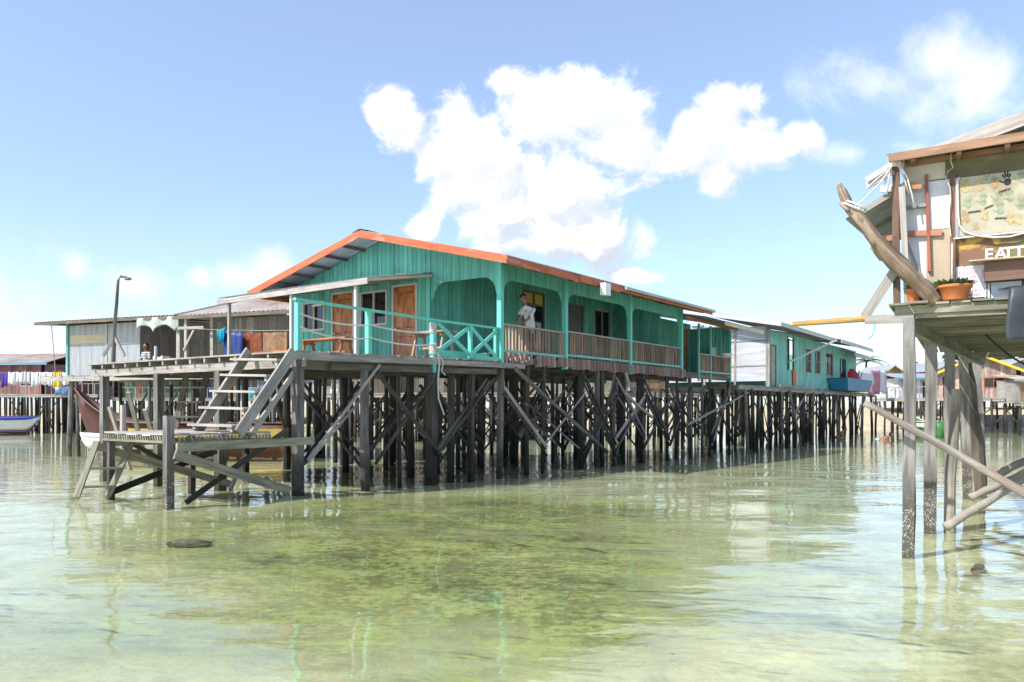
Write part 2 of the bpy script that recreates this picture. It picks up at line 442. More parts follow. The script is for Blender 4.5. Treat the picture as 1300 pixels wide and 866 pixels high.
def planks(mb, a0, a1, b0, b1, z, along='y', w=.15, th=.028, gap=.012, jit=.04):
    """boards side by side; z may be a function of (x, y)"""
    zf = z if callable(z) else (lambda x, y: z)
    x0, x1 = (a0, a1) if along == 'y' else (b0, b1)
    n = int((x1-x0)/(w+gap))
    w = (x1-x0)/n-gap
    for i in range(n):
        c = x0+(i+.5)*(w+gap)
        s0, s1 = (b0, b1) if along == 'y' else (a0, a1)
        s0 += R(-jit, jit); s1 += R(-jit, jit); dz = R(-.006, .006)
        if along == 'y': mb.beam((c, s0, zf(c, s0)-th/2+dz), (c, s1, zf(c, s1)-th/2+dz), w, th)
        else: mb.beam((s0, c, zf(s0, c)-th/2+dz), (s1, c, zf(s1, c)-th/2+dz), w, th)
    return mb

def sagline(p, q, sag, n=14):
    p = Vector(p); q = Vector(q)
    return [p.lerp(q, i/n)+Vector((0, 0, -sag*4*(i/n)*(1-i/n))) for i in range(n+1)]

def text_mesh(name, body, size, mat, parent, mw, ext=.003, shear=0, offset=0):
    cu = bpy.data.curves.new(name, 'FONT'); cu.body = body; cu.size = size; cu.extrude = ext; cu.shear = shear; cu.offset = offset
    t = bpy.data.objects.new(name, cu); COL.objects.link(t)
    dg = bpy.context.evaluated_depsgraph_get(); me = bpy.data.meshes.new_from_object(t.evaluated_get(dg))
    bpy.data.objects.remove(t); bpy.data.curves.remove(cu)
    mat4 = (RM[parent.name].inverted() if parent else Matrix()) @ mw
    me.transform(mat4); me.materials.clear(); me.materials.append(M[mat])
    o = bpy.data.objects.new(name, me); COL.objects.link(o)
    if parent: o.parent = parent; RM[o.name] = RM[parent.name]
    return o
# ------------------------------------------------------------------ sky, sun, water, ground
SUN_DIR = Vector((-.85, -.52, 0)).normalized(); SUN_EL = rad(43)
sv = Vector((SUN_DIR.x*math.cos(SUN_EL), SUN_DIR.y*math.cos(SUN_EL), math.sin(SUN_EL)))
sl = bpy.data.lights.new("sun", 'SUN'); so = bpy.data.objects.new("sun", sl); COL.objects.link(so)
sl.energy = 4.0; sl.angle = rad(.6); sl.color = (1, .95, .87)
so.rotation_euler = sv.to_track_quat('Z', 'Y').to_euler(); so.location = (0, 0, 30)

w = bpy.data.worlds.new("World"); sc.world = w; w.use_nodes = True
nt = w.node_tree; nt.nodes.clear(); n = N(nt)
SKY = .15
sky = n('TexSky', sky_type='NISHITA', sun_disc=False, sun_elevation=SUN_EL, sun_rotation=math.atan2(SUN_DIR.x, SUN_DIR.y),
        altitude=0, air_density=1.0, dust_density=.6, ozone_density=3.0)
skyc = n.mix(1.0, sky.outputs[0], (SKY*.97, SKY*1.0, SKY*1.08, 1), 'MULTIPLY')
skyc = n.mix(.20, skyc, (.58, .64, .69, 1))
d = n('TexCoord').outputs['Generated']
sx = n('SeparateXYZ', {0: d})
yy = n.math('MAXIMUM', sx.outputs[1], .04)
pp = n('CombineXYZ', {0: n.math('DIVIDE', sx.outputs[0], yy), 1: n.math('DIVIDE', sx.outputs[2], yy), 2: 0.0}).outputs[0]
def cloud(blobs, off, amp, seed, scale, detail, warp=.35):
    q = pp
    if off: q = n('VectorMath', {0: pp, 1: off}, operation='ADD').outputs[0]
    acc = None
    for u, v, ru, rv in blobs:
        c = ((u-U0)/F, (HV-v)/F, 0)
        t = n('VectorMath', {0: q, 1: c}, operation='SUBTRACT').outputs[0]
        t = n('VectorMath', {0: t, 1: (F/ru, F/rv, 0)}, operation='MULTIPLY').outputs[0]
        L = n('VectorMath', {0: t}, operation='LENGTH').outputs['Value']
        b = n.math('SUBTRACT', 1.0, L)
        acc = b if acc is None else n.math('SMOOTH_MAX', acc, b, .38)
    qn = n('VectorMath', {0: q, 1: (seed, seed*.7, seed*.3)}, operation='ADD').outputs[0]
    f = n('TexNoise', {'Vector': qn, 'Scale': scale, 'Detail': detail, 'Roughness': .60, 'Distortion': warp}).outputs['Fac']
    return n.math('MULTIPLY_ADD', n.math('SUBTRACT', f, .5), amp, n.math('MULTIPLY', n.math('MAXIMUM', acc, -.9), .72)), f
MAIN = [(497, 148, 32, 34), (520, 172, 36, 36), (545, 200, 40, 40), (600, 190, 72, 66), (640, 102, 34, 24), (690, 150, 72, 58), (762, 132, 66, 50), (795, 180, 58, 54),
        (625, 255, 72, 62), (700, 250, 78, 70), (580, 240, 42, 36), (541, 287, 24, 22), (690, 305, 70, 44), (768, 300, 58, 40), (640, 310, 46, 30), (800, 350, 36, 12)]
RIGHT = [(892, 168, 46, 40), (922, 132, 42, 26), (955, 185, 66, 40), (1015, 176, 44, 26), (908, 232, 36, 30), (872, 200, 30, 34)]
d1, f1 = cloud(MAIN+RIGHT, None, 2.2, 3.1, 13.0, 10.0, .4)
d2, f2 = cloud(MAIN+RIGHT, (-.016, .022, 0), 2.2, 3.1, 13.0, 5.0, .4)
SOFT = [(1110, 112, 90, 60), (1185, 75, 85, 56), (1235, 110, 66, 56), (1165, 140, 95, 50), (1090, 195, 60, 26), (1160, 190, 60, 24),
        (98, 342, 44, 36), (165, 358, 66, 28), (252, 352, 30, 20), (340, 336, 44, 34), (300, 350, 44, 22), (-80, 330, 90, 50), (750, 465, 30, 14),
        (-10, 440, 170, 44), (-150, 380, 260, 80), (1500, 250, 200, 80), (1700, 120, 250, 90), (-500, 250, 300, 120), (500, -260, 260, 90), (1000, -420, 320, 120), (-100, -500, 300, 130)]
d3, f3 = cloud(SOFT, None, 2.2, 8.7, 9.0, 8.0, .3)
front = n.ss(sx.outputs[1], .05, .2)
a1 = n.ss(d1, -.12, .34); a3 = n.math('MULTIPLY', n.ss(d3, -.02, .80), .85)
rel = n.ss(n.math('SUBTRACT', d1, d2), -.34, .26)
# darker undersides low on the right of the big cloud, where the cloud is thick
sp = n('SeparateXYZ', {0: pp})
low = n.ss(sp.outputs[1], .33, .17)
rel2 = n.math('MULTIPLY', n.math('SUBTRACT', 1.0, rel), n.math('MULTIPLY_ADD', low, .40, .60))
CW = .80
shade = n.mix(rel2, (CW, CW, CW, 1), (.44, .48, .56, 1))
hz = n.ss(sp.outputs[1], .28, .02)
lf = n.ss(sp.outputs[0], .15, -.75)
hazec = n.mix(n.math('MULTIPLY', n.math('MULTIPLY', hz, lf), .5), skyc, (.60, .65, .72, 1))
c1 = n.mix(n.math('MULTIPLY', n.math('MULTIPLY', a3, front), .92), hazec, (.72, .74, .77, 1))
c2 = n.mix(n.math('MULTIPLY', a1, front), c1, shade)
# scattered fair-weather cloud in the rest of the sky, behind the camera
bn = n('TexNoise', {'Vector': d, 'Scale': 3.2, 'Detail': 7.0, 'Roughness': .58}).outputs['Fac']
bk = n.math('MULTIPLY', n.ss(bn, .52, .68), n.math('MULTIPLY', n.ss(sx.outputs[1], .04, -.08), n.ss(sx.outputs[2], -.02, .06)))
c3 = n.mix(n.math('MULTIPLY', bk, .85), c2, (.66, .68, .70, 1))
bg = n('Background', {'Color': c3, 'Strength': 1.0})
wo = n('OutputWorld'); nt.links.new(bg.outputs[0], wo.inputs[0])
try: w.cycles.sampling_method = 'MANUAL'; w.cycles.sample_map_resolution = 1024
except Exception: pass

sc.view_settings.view_transform = 'Standard'; sc.view_settings.look = 'None'
sc.view_settings.exposure = .70; sc.view_settings.gamma = 1
sc.view_settings.use_curve_mapping = False
sc.cycles.use_denoising = True
try: sc.cycles.denoiser = 'OPENIMAGEDENOISE'
except Exception: pass
sc.cycles.max_bounces = 10; sc.cycles.transparent_max_bounces = 24; sc.cycles.glossy_bounces = 4; sc.cycles.diffuse_bounces = 4
sc.cycles.sample_clamp_indirect = 6; sc.cycles.blur_glossy = .6

# sea bed and beach in one sheet out to the horizon
def shore_y(x): return 64+2.5*math.sin(x*.11)+1.5*math.sin(x*.31+1)+(-6 if x > 14 else 0)*min(1, max(0, (x-14)/10))
def ground_z(x, y):
    b = -.065+.02*mnoise.noise((x*.35, y*.35, 0))+.012*mnoise.noise((x*1.1, y*1.1, 3))
    b -= .15*max(0, min(1, (y-13.5)/5))+.18*max(0, min(1, (y-22)/10))*(1-max(0, min(1, (y-44)/14)))
    s = shore_y(x); t = (y-(s-9))/9
    if t > 0:
        t1 = min(1, t); b = b*(1-t1*t1*(3-2*t1))+.04*(t1*t1*(3-2*t1))
    if y > s: b = .04+min(1.5, (y-s)*.085)+.05*mnoise.noise((x*.5, y*.5, 9))
    return b
def axis(vals):
    out = []
    for a, b, st in vals:
        k = a
        while k < b-1e-6: out.append(k); k += st
    out.append(vals[-1][1]); return out
xs = axis([(-2500, -300, 550), (-300, -60, 30), (-60, -12, 2), (-12, 14, .4), (14, 70, 2), (70, 300, 30), (300, 2500, 550)])
ys = axis([(-300, -20, 35), (-20, 2, 2), (2, 26, .4), (26, 50, 2), (50, 110, 1.2), (110, 300, 20), (300, 4000, 620)])
me = bpy.data.meshes.new('seabed'); nx = len(xs)
me.from_pydata([(x, y, ground_z(x, y)) for y in ys for x in xs], [], [(j*nx+i, j*nx+i+1, (j+1)*nx+i+1, (j+1)*nx+i) for j in range(len(ys)-1) for i in range(nx-1)])
me.polygons.foreach_set('use_smooth', [True]*len(me.polygons))
m, nt, out = new_mat('sand_and_weed'); n = N(nt)
pos = n('NewGeometry').outputs['Position']; sxy = n('SeparateXYZ', {0: pos})
flat = n('VectorMath', {0: pos, 1: (1, 1, 0)}, operation='MULTIPLY').outputs[0]
lo = n('TexNoise', {'Vector': flat, 'Scale': .23, 'Detail': 4.0, 'Roughness': .6, 'Distortion': .3}).outputs['Fac']
mid = n('TexNoise', {'Vector': flat, 'Scale': 1.5, 'Detail': 8.0, 'Roughness': .72}).outputs['Fac']
fine = n('TexNoise', {'Vector': flat, 'Scale': 11.0, 'Detail': 9.0, 'Roughness': .75}).outputs['Fac']
# where weed grows: the middle of the bay; bare sand close by on the right and on the left
gx = n.math('DIVIDE', n.math('ADD', sxy.outputs[0], .9), 4.4); gy = n.math('DIVIDE', n.math('SUBTRACT', sxy.outputs[1], 9.6), 6.4)
rr = n.math('SQRT', n.math('ADD', n.math('MULTIPLY', gx, gx), n.math('MULTIPLY', gy, gy)))
patch = n.ss(rr, 1.5, .35)
wf = n.math('ADD', n.math('MULTIPLY', lo, .55), n.math('ADD', n.math('MULTIPLY', mid, .55), n.math('MULTIPLY', fine, .45)))
wf = n.math('ADD', wf, n.math('MULTIPLY', patch, .31))
far = n.ss(sxy.outputs[1], 24, 34)
wf = n.math('ADD', wf, n.math('MULTIPLY', far, .12))
weed = n.ss(wf, .90, 1.10)
sand = n.mix(n.ss(mid, .35, .65), (.52, .48, .33, 1), (.74, .71, .56, 1))
sand = n.mix(n.ss(fine, .38, .6), n.mix(1.0, sand, (.80, .79, .74, 1), 'MULTIPLY'), sand)
peb = n('TexVoronoi', {'Vector': flat, 'Scale': 7.0}).outputs['Distance']
sand = n.mix(n.math('MULTIPLY', n.ss(peb, .18, .08), n.ss(lo, .5, .6)), sand, (.22, .22, .15, 1))
clump = n.math('ADD', n.math('MULTIPLY', fine, .55), n.math('MULTIPLY', mid, .45))
wcol = n.mix(n.ss(clump, .42, .56), (.105, .11, .035, 1), (.46, .46, .20, 1))
col = n.mix(n.math('MULTIPLY', weed, .93), sand, wcol)
# dry beach above the water line
dry = n.ss(sxy.outputs[2], -.02, .12)
beach = n.mix(n.ss(mid, .3, .7), (.42, .35, .22, 1), (.58, .50, .35, 1))
col = n.mix(dry, col, beach)
grassf = n.ss(sxy.outputs[1], 92, 130)
col = n.mix(grassf, col, (.07, .10, .03, 1))
bp = n('Bump', {'Height': mid, 'Strength': .5, 'Distance': .08})
bs = n('BsdfPrincipled', {'Base Color': col, 'Roughness': .95, 'Specular IOR Level': .1, 'Normal': bp.outputs[0]})
nt.links.new(bs.outputs[0], out.inputs[0])
me.materials.append(m)
sb = bpy.data.objects.new('seabed', me); COL.objects.link(sb); tag(sb, 'pale sand and green weed sea bed rising to a beach', 'ground', kind='structure')

# water: a clear sheet; the surface mirrors by Fresnel and lets the light through to the bed
m, nt, out = new_mat('clear_water'); n = N(nt)
pos = n('NewGeometry').outputs['Position']; sxy = n('SeparateXYZ', {0: pos})
rot = n('Mapping', {'Vector': pos, 'Rotation': (0, 0, rad(14)), 'Scale': (1.0, 2.1, 1)}).outputs[0]
w1 = n('TexNoise', {'Vector': rot, 'Scale': 1.35, 'Detail': 2.0, 'Roughness': .45, 'Distortion': .6}).outputs['Fac']
rot2 = n('Mapping', {'Vector': pos, 'Rotation': (0, 0, rad(-22)), 'Scale': (1.0, 2.6, 1)}).outputs[0]
w2 = n('TexNoise', {'Vector': rot2, 'Scale': 4.6, 'Detail': 3.0, 'Roughness': .5, 'Distortion': .4}).outputs['Fac']
h = n.math('MULTIPLY_ADD', w2, .10, n.math('MULTIPLY', w1, 1.0))
# calmer and rougher lanes
lane = n('TexNoise', {'Vector': pos, 'Scale': .16, 'Detail': 2.0}).outputs['Fac']
st = n.math('MULTIPLY_ADD', n.ss(lane, .35, .65), .7, .3)
h = n.math('MULTIPLY', h, st)
bp = n('Bump', {'Height': h, 'Strength': 1.0, 'Distance': .015})
fr = n('Fresnel', {'IOR': 1.333, 'Normal': bp.outputs[0]}).outputs[0]
gl = n('BsdfGlossy', {'Color': (1, 1, 1, 1), 'Roughness': .02, 'Normal': bp.outputs[0]})
tr = n('BsdfTransparent', {'Color': (.90, .97, .885, 1)})
mx = n('MixShader', {0: n.math('MINIMUM', fr, .92), 1: tr.outputs[0], 2: gl.outputs[0]})
nt.links.new(mx.outputs[0], out.inputs[0])
def wz(x, y): return .004*math.sin(x*1.1+y*2.3)+.0035*math.sin(-x*1.7+y*3.1+1)+.004*mnoise.noise((x*1.4, y*2.6, 0))
wxs = axis([(-900, -120, 130), (-120, -30, 10), (-30, -8, 1.0), (-8, 10, .18), (10, 40, 1.0), (40, 120, 10), (120, 900, 130)])
wys = axis([(-300, -20, 35), (-20, 3, 2), (3, 22, .16), (22, 60, 1.0), (60, 200, 20)])
me = bpy.data.meshes.new('water'); nx = len(wxs)
def wfade(x, y):
    return max(0, min(1, (24-y)/6))*max(0, min(1, (10-abs(x-1))/4))
me.from_pydata([(x, y, wz(x, y)*wfade(x, y)) for y in wys for x in wxs], [], [(j*nx+i, j*nx+i+1, (j+1)*nx+i+1, (j+1)*nx+i) for j in range(len(wys)-1) for i in range(nx-1)])
me.polygons.foreach_set('use_smooth', [True]*len(me.polygons)); me.materials.append(m)
wo_ = bpy.data.objects.new('water', me); COL.objects.link(wo_); tag(wo_, 'clear shallow rippled sea water', 'water', kind='structure')
# ------------------------------------------------------------------ main teal house
FZ = 2.85; DZ0 = 2.64
def dz(a): return DZ0+.019*a
FRH = HM
ALEN = 10.6; EXT = 15.5; BIN = 2.23; BW = 7.7
house = hroot('stilt_house', 'long teal boarded house on dark stilts with orange roof edge and arched verandah', 'house', 0, 0)
EZ = 4.93; RZ = 6.10; EB0 = -.92; EB1 = 8.45; RB = 3.78; RA0 = -1.0; RA1 = 11.25
def roofz(b): return EZ+(RZ-EZ)*((b-EB0)/(RB-EB0) if b < RB else (EB1-b)/(EB1-RB))
# walls
gw = Wall((0, 0, 0), (0, 1, 0), (-1, 0, 0), FRH)
w1 = (bAt(411, 0), bAt(386, 0)); w2 = (bAt(490, 0), bAt(459, 0)); dr1 = (bAt(448, 0), bAt(423, 0)); dr2 = (bAt(528, 0), bAt(500, 0))
zw1 = (zAt(417, 0, w1[0]), zAt(384, 0, w1[0])); zw2 = (zAt(410, 0, w2[0]), zAt(370, 0, w2[0]))
DT = 4.72
ops = [(w1[0], w1[1], *zw1), (w2[0], w2[1], *zw2), (dr1[0], dr1[1], 0, DT), (dr2[0], dr2[1], 0, DT)]
gw.boards('gable_wall', 'teal', house, BIN, BW, DZ0+.02, lambda b: roofz(b)-.03, .16, openings=ops)
# board above the side arch, with a rounded opening
def arch_wall(wall, parent, name, t0, t1, zt, zb, post=.07, r=.42, mat='teal', step=.13):
    """fascia of vertical boards whose lower edge curves down to the posts"""
    mb = MB(wall.fr); n = max(2, int((t1-t0)/step)); sub = 4
    for i in range(n):
        x0 = t0+(t1-t0)*i/n+.002; x1 = t0+(t1-t0)*(i+1)/n-.002; nn = R(0, .004)
        for k in range(sub):
            xa = x0+(x1-x0)*k/sub; xb = x0+(x1-x0)*(k+1)/sub
            def low(x):
                dd = min(x-t0, t1-x)-post
                if dd >= r: return zb
                dd = max(dd, 0); return zb-(r-math.sqrt(max(0, r*r-(r-dd)**2)))
            za, zb2 = low(xa), low(xb); ta = zt(xa) if callable(zt) else zt; tb = zt(xb) if callable(zt) else zt
            A = [wall.p(xa, za, -.03), wall.p(xb, zb2, -.03), wall.p(xb, tb, -.03), wall.p(xa, ta, -.03)]
            B = [wall.p(xa, za, nn), wall.p(xb, zb2, nn), wall.p(xb, tb, nn), wall.p(xa, ta, nn)]
            L = ta-za
            mb.add(A+B, [(4, 5, 6, 7), (3, 2, 1, 0), (0, 1, 5, 4), (2, 3, 7, 6)]+([(3, 0, 4, 7)] if k == 0 else [])+([(1, 2, 6, 5)] if k == sub-1 else []),
                   [[(0, 0), (0, .03), (L, .03), (L, 0)]]*2+[[(0, 0), (0, .03), (.03, .03), (.03, 0)]]*2+([[(0, 0), (L, 0), (L, .02), (0, .02)]] if k == 0 else [])+([[(0, 0), (L, 0), (L, .02), (0, .02)]] if k == sub-1 else []))
    return mb.build(name, mat, parent)
arch_wall(gw, house, 'arch_board', .05, BIN-.01, lambda b: roofz(b)-.03, 4.70)
ver = Wall((0, 0, 0), (1, 0, 0), (0, -1, 0), FRH)
POSTS = [0, 2.94, 6.73, 10.6]
for a0, a1 in zip(POSTS[:-1], POSTS[1:]): arch_wall(ver, house, 'arch_board', a0+.05, a1-.05, 5.0, 4.64, r=.40)
for i, a in enumerate(POSTS):
    MB(FRH).beam((a, -.004, 2.55), (a, -.004, 5.02), .13, .12, (1, 0, 0)).build('post', 'teal_trim', house)
# inner long wall
iw = Wall((0, BIN, 0), (1, 0, 0), (0, -1, 0), FRH)
DA = (aAt(665, BIN), aAt(690, BIN)); DB = (aAt(721, BIN), aAt(739, BIN)); WN = (aAt(755, BIN), aAt(774, BIN))
iw.boards('long_wall', 'teal', house, .02, ALEN, FZ, roofz(BIN)-.05, .17, openings=[(DA[0], DA[1], 0, 5.02), (DB[0], DB[1], 0, 4.9), (WN[0], WN[1], 3.62, 4.92)])
# double door with a yellow transom
dd = MB(FRH); iw.box(dd, DA[0]+.02, DA[1]-.02, FZ, 4.66, -.07, -.03); ddo = dd.build('door', 'glass', house)
fm = MB(FRH); mid = (DA[0]+DA[1])/2
for x in (DA[0]-.05, mid-.03, DA[1]-.01): iw.box(fm, x, x+.06, FZ, 5.06, -.03, .02)
iw.box(fm, DA[0], DA[1], 5.02, 5.07, -.03, .018); iw.box(fm, DA[0], DA[1], 4.63, 4.69, -.03, .015); fm.build('frame', 'dk_grey', ddo)
tm = MB(FRH); iw.box(tm, DA[0]+.02, DA[1]-.02, 4.69, 5.01, -.05, -.02); tm.build('transom', 'yellow', house)
iw.door(house, DB[0], DB[1], FZ, 4.88, 'dk_grey', 'under', panels=False)
iw.window(house, WN[0], WN[1], 3.66, 4.88, 1, 'grey')
MB(FRH).bx(aAt(780, BIN), aAt(793, BIN), BIN-.2, BIN-.02, 4.62, 4.85).build('meter_box', 'cream', house)
# gable windows and doors
gw.window(house, w1[0], w1[1], *zw1, 1); gw.window(house, w2[0], w2[1], *zw2, 1)
gw.door(house, dr1[0], dr1[1], DZ0+.02, DT, 'door', hs=1); gw.door(house, dr2[0], dr2[1], DZ0+.02, DT, 'door', hs=1)
MB(FRH).beam((-.02, BIN+.07, DZ0), (-.02, BIN+.07, 4.98), .12, .03, (1, 0, 0)).build('corner_board', 'teal_trim', house)
# end and back walls
bk = Wall((0, BW, 0), (1, 0, 0), (0, 1, 0), FRH); bk.boards('back_wall', 'teal', house, 0, ALEN, FZ-.2, roofz(BW)-.05, .3)
ew = Wall((ALEN, 0, 0), (0, 1, 0), (1, 0, 0), FRH); ew.boards('end_wall', 'teal', house, BIN, BW, FZ-.2, lambda b: roofz(b)-.05, .2)
# room at the far end of the verandah
pw = Wall((7.9+1.9, 0, 0), (0, 1, 0), (-1, 0, 0), FRH); pw.boards('partition_wall', 'teal', house, .4, BIN-.02, FZ, lambda b: roofz(b)-.04, .17)
# floors
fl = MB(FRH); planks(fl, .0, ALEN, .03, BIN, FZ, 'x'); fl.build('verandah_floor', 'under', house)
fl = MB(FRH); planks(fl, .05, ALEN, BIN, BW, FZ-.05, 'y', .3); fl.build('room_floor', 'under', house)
# roof
rf = MB(FRH)
corrugated(rf, (RA0, EB0, EZ), (RA1, EB0, EZ), (RA0, RB, RZ), (RA1, RB, RZ))
corrugated(rf, (RA0, EB1, EZ), (RA1, EB1, EZ), (RA0, RB, RZ), (RA1, RB, RZ))
roof = rf.build('roof', 'iron_under', house, solid=.003)
cap = MB(FRH)
for sgn in (1, -1): cap.slab(lambda u, v, sgn=sgn: Vector((RA0-.03+(RA1-RA0+.06)*v, RB+sgn*.28*u, RZ+.045-.07*u)), 1, 24, (0, 0, .004), (1, 12))
cap.build('ridge_cap', 'iron', roof)
fa = MB(FRH)
# rake boards of the gable and the eave boards, in lengths
def rake(b0, b1, a, h=.18, th=.03, m=fa, dzz=-.035):
    m.beam((a, b0, roofz(b0)-h/2+dzz+.03), (a, b1, roofz(b1)-h/2+dzz+.03), th, h)
rake(EB0-.03, 1.1, RA0-.02); rake(1.1, RB, RA0-.024); rake(EB1+.03, RB, RA0-.02)
fo = fa.build('rake_board', 'orange', roof)
fa = MB(FRH)
for a0, a1, dzz in ((RA0, 1.95, 0), (1.95, 2.15, -.03), (2.2, 4.4, .0), (4.4, RA1, -.005)): fa.beam((a0+.01, EB0+.02, EZ-.09+dzz), (a1, EB0+.02, EZ-.10+dzz), .03, .19 if a0 != 4.4 else .13)
fa.build('eave_board', 'orange', roof)
fa = MB(FRH)
fa.beam((RA0, EB1, EZ-.09), (RA1, EB1, EZ-.09), .03, .19); fa.build('eave_board', 'orange', roof)
pu = MB(FRH)
for k in range(7):
    for sgn in (0, 1):
        b = EB0+.25+(RB-EB0-.4)*k/6 if sgn == 0 else EB1-.25-(EB1-RB-.4)*k/6
        pu.beam((RA0+.02, b, roofz(b)-.055), (RA1-.05, b, roofz(b)-.055), .05, .07)
pu.build('purlins', 'under', roof)
rt = MB(FRH)
for a in (0, 2.94, 5, 6.73, 8.8, 10.6):
    rt.beam((a+.06, EB0+.1, roofz(EB0+.1)-.14), (a+.06, BIN, roofz(BIN)-.14), .05, .1)
rt.build('rafters', 'under', roof)
# gutter, with a speaker box at its start
MB(FRH).tube([(4.6, EB0-.06, EZ-.06), (7.8, EB0-.06, EZ-.05), (RA1, EB0-.06, EZ-.045)], .05, 8).build('gutter', 'iron', house)
bxm = MB(FRH); a = aAt(767, EB0-.1); bxm.bx(a-.14, a+.14, EB0-.22, EB0-.05, EZ-.42, EZ-.1); bxm.build('downpipe_box', 'white', house)
# verandah railing, one per bay
RT = FZ+.72
def railing(a0, a1, b, z, h, parent, wall=ver, name='railing', mat='rail_wood', rail='grey_light', gap=.135):
    t = MB(FRH); t.beam((a0, b-.01, z+h), (a1, b-.01, z+h), .09, .04); ro = t.build(name, rail, parent)
    l = MB(FRH); l.beam((a0, b-.03, z+.06), (a1, b-.03, z+.06), .03, .06); l.build('bottom_rail', 'teal_pale', ro)
    n = int((a1-a0)/gap); bl = MB(FRH)
    for i in range(n+1):
        x = a0+.04+(a1-a0-.08)*i/n+R(-.012, .012)
        if random.random() < .03: continue
        bl.beam((x, b, z+.0), (x+R(-.01, .01), b, z+h-.02), .048, .022, (1, 0, 0))
    bl.build('balusters', mat, ro); return ro
for (a0, a1), dzz in zip(zip(POSTS[:-1], POSTS[1:]), (0, .05, .05)): railing(a0+.07, a1-.07, -.0, FZ+dzz-.02, .70, house)
# faded skirting boards under the floor
sk = MB(FRH)
x = .06
def skirt_end():
    global sk
    if sk.v: sk.build('skirt', 'pink', house)
    sk = MB(FRH)
while x < ALEN:
    wdt = R(.16, .3)
    if not (1.28 < x < 1.4 or 2.2 < x < 2.42): sk.beam((x+wdt/2, -.012, 2.60+R(-.05, .02)), (x+wdt/2, -.012, FZ+.0), wdt-.006, .02, (1, 0, 0))
    else: skirt_end()
    x += wdt
skirt_end()
bmn = MB(FRH)
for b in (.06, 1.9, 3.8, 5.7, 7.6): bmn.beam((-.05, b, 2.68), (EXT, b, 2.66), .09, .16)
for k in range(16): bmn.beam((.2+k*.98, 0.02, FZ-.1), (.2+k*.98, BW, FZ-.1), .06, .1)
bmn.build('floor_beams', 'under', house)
# small end porch
exz = FZ-.06
ef = MB(FRH); planks(ef, ALEN, EXT, .0, 3.2, exz, 'x'); ef.build('porch_floor', 'under', house)
xw = Wall((0, 1.7, 0), (1, 0, 0), (0, -1, 0), FRH)
d0, d1 = aAt(866, 1.7), aAt(874, 1.7); q0, q1 = aAt(889, 1.7), aAt(897, 1.7)
xw.boards('porch_wall', 'teal', house, ALEN, EXT-.02, exz, 4.95, .17, openings=[(d0, d1, 0, 4.75), (q0, q1, 0, 4.7)])
xw.door(house, d0, d1, exz, 4.74, 'door_dull', 'teal_trim', panels=False); xw.door(house, q0, q1, exz, 4.68, 'dark', 'teal_trim', panels=False, handle=False)
xe = Wall((EXT-.05, 0, 0), (0, 1, 0), (-1, 0, 0), FRH); xe.boards('porch_end_wall', 'teal', house, .05, 1.7, exz, 4.75, .17)
xe2 = Wall((EXT, 0, 0), (0, 1, 0), (1, 0, 0), FRH); xe2.boards('porch_back_wall', 'teal', house, 1.7, 6, exz, 4.9, .25)
for a in (aAt(887, 0), aAt(902, 0)+.0, EXT-.06): MB(FRH).beam((a, 0, 2.5), (a, 0, 4.6), .07, .07, (1, 0, 0)).build('post', 'teal_pale' if a < 15 else 'teal_trim', house)
railing(aAt(888, 0), EXT-.1, -.0, exz, .70, house)
er = MB(FRH); corrugated(er, (ALEN-.1, -1.0, 4.62), (EXT+.9, -1.0, 4.60), (ALEN-.1, 3.6, 5.5), (EXT+.9, 3.6, 5.5)); ero = er.build('porch_roof', 'iron_under', house, solid=.003)
ef = MB(FRH); ef.beam((ALEN+1.6, -1.0, 4.56), (EXT+.95, -1.0, 4.54), .03, .16); ef.build('eave_board', 'cream', ero)
ef = MB(FRH); ef.beam((ALEN, -.2, 4.66), (EXT+.2, -.2, 4.64), .06, .1); ef.build('porch_beam', 'orange', ero)
# laundry and a bowl on the end porch, wash basin
def cloth(name, p, q, drop, mat, parent=None, nu=14, nv=8, wav=.05, fr=None, bottom=0, th=.006, nrm=None):
    p = Vector(p); q = Vector(q); d = (q-p).normalized(); nr = Vector(nrm) if nrm else Vector((-d.y, d.x, 0)); ph = R(0, 6)
    mb = MB(fr)
    def fn(u, v):
        return p.lerp(q, u)+Vector((0, 0, -drop*v*(1+.06*math.sin(5*u+ph))-.05*math.sin(PI*u)*(1-v)))+nr*(wav*math.sin(u*11+ph+v*1.5)*(.35+.65*v)+wav*.5*math.sin(u*23+ph*2))+d*(bottom*(u-.5)*v)
    mb.slab(fn, nu, nv, nr*th); return mb.build(name, mat, parent, smooth=True)
tag(cloth('hanging_shirt', (aAt(905, .5), .6, 3.95), (aAt(912, .5), .6, 4.0), .62, 'shirt', fr=FRH, wav=.04), 'white shirt hanging on the small end porch of the teal house', 'laundry')
bw_ = MB(FRH); bw_.lathe((aAt(918, .1), .02, exz+.72), [(.0, .0), (.18, .0), (.3, .12), (.31, .13), (.28, .13), (.17, .02), (0, .02)], 18)
tag(bw_.build('wash_bowl', 'white', smooth=True), 'pale wash bowl standing on the end porch railing', 'bowl')
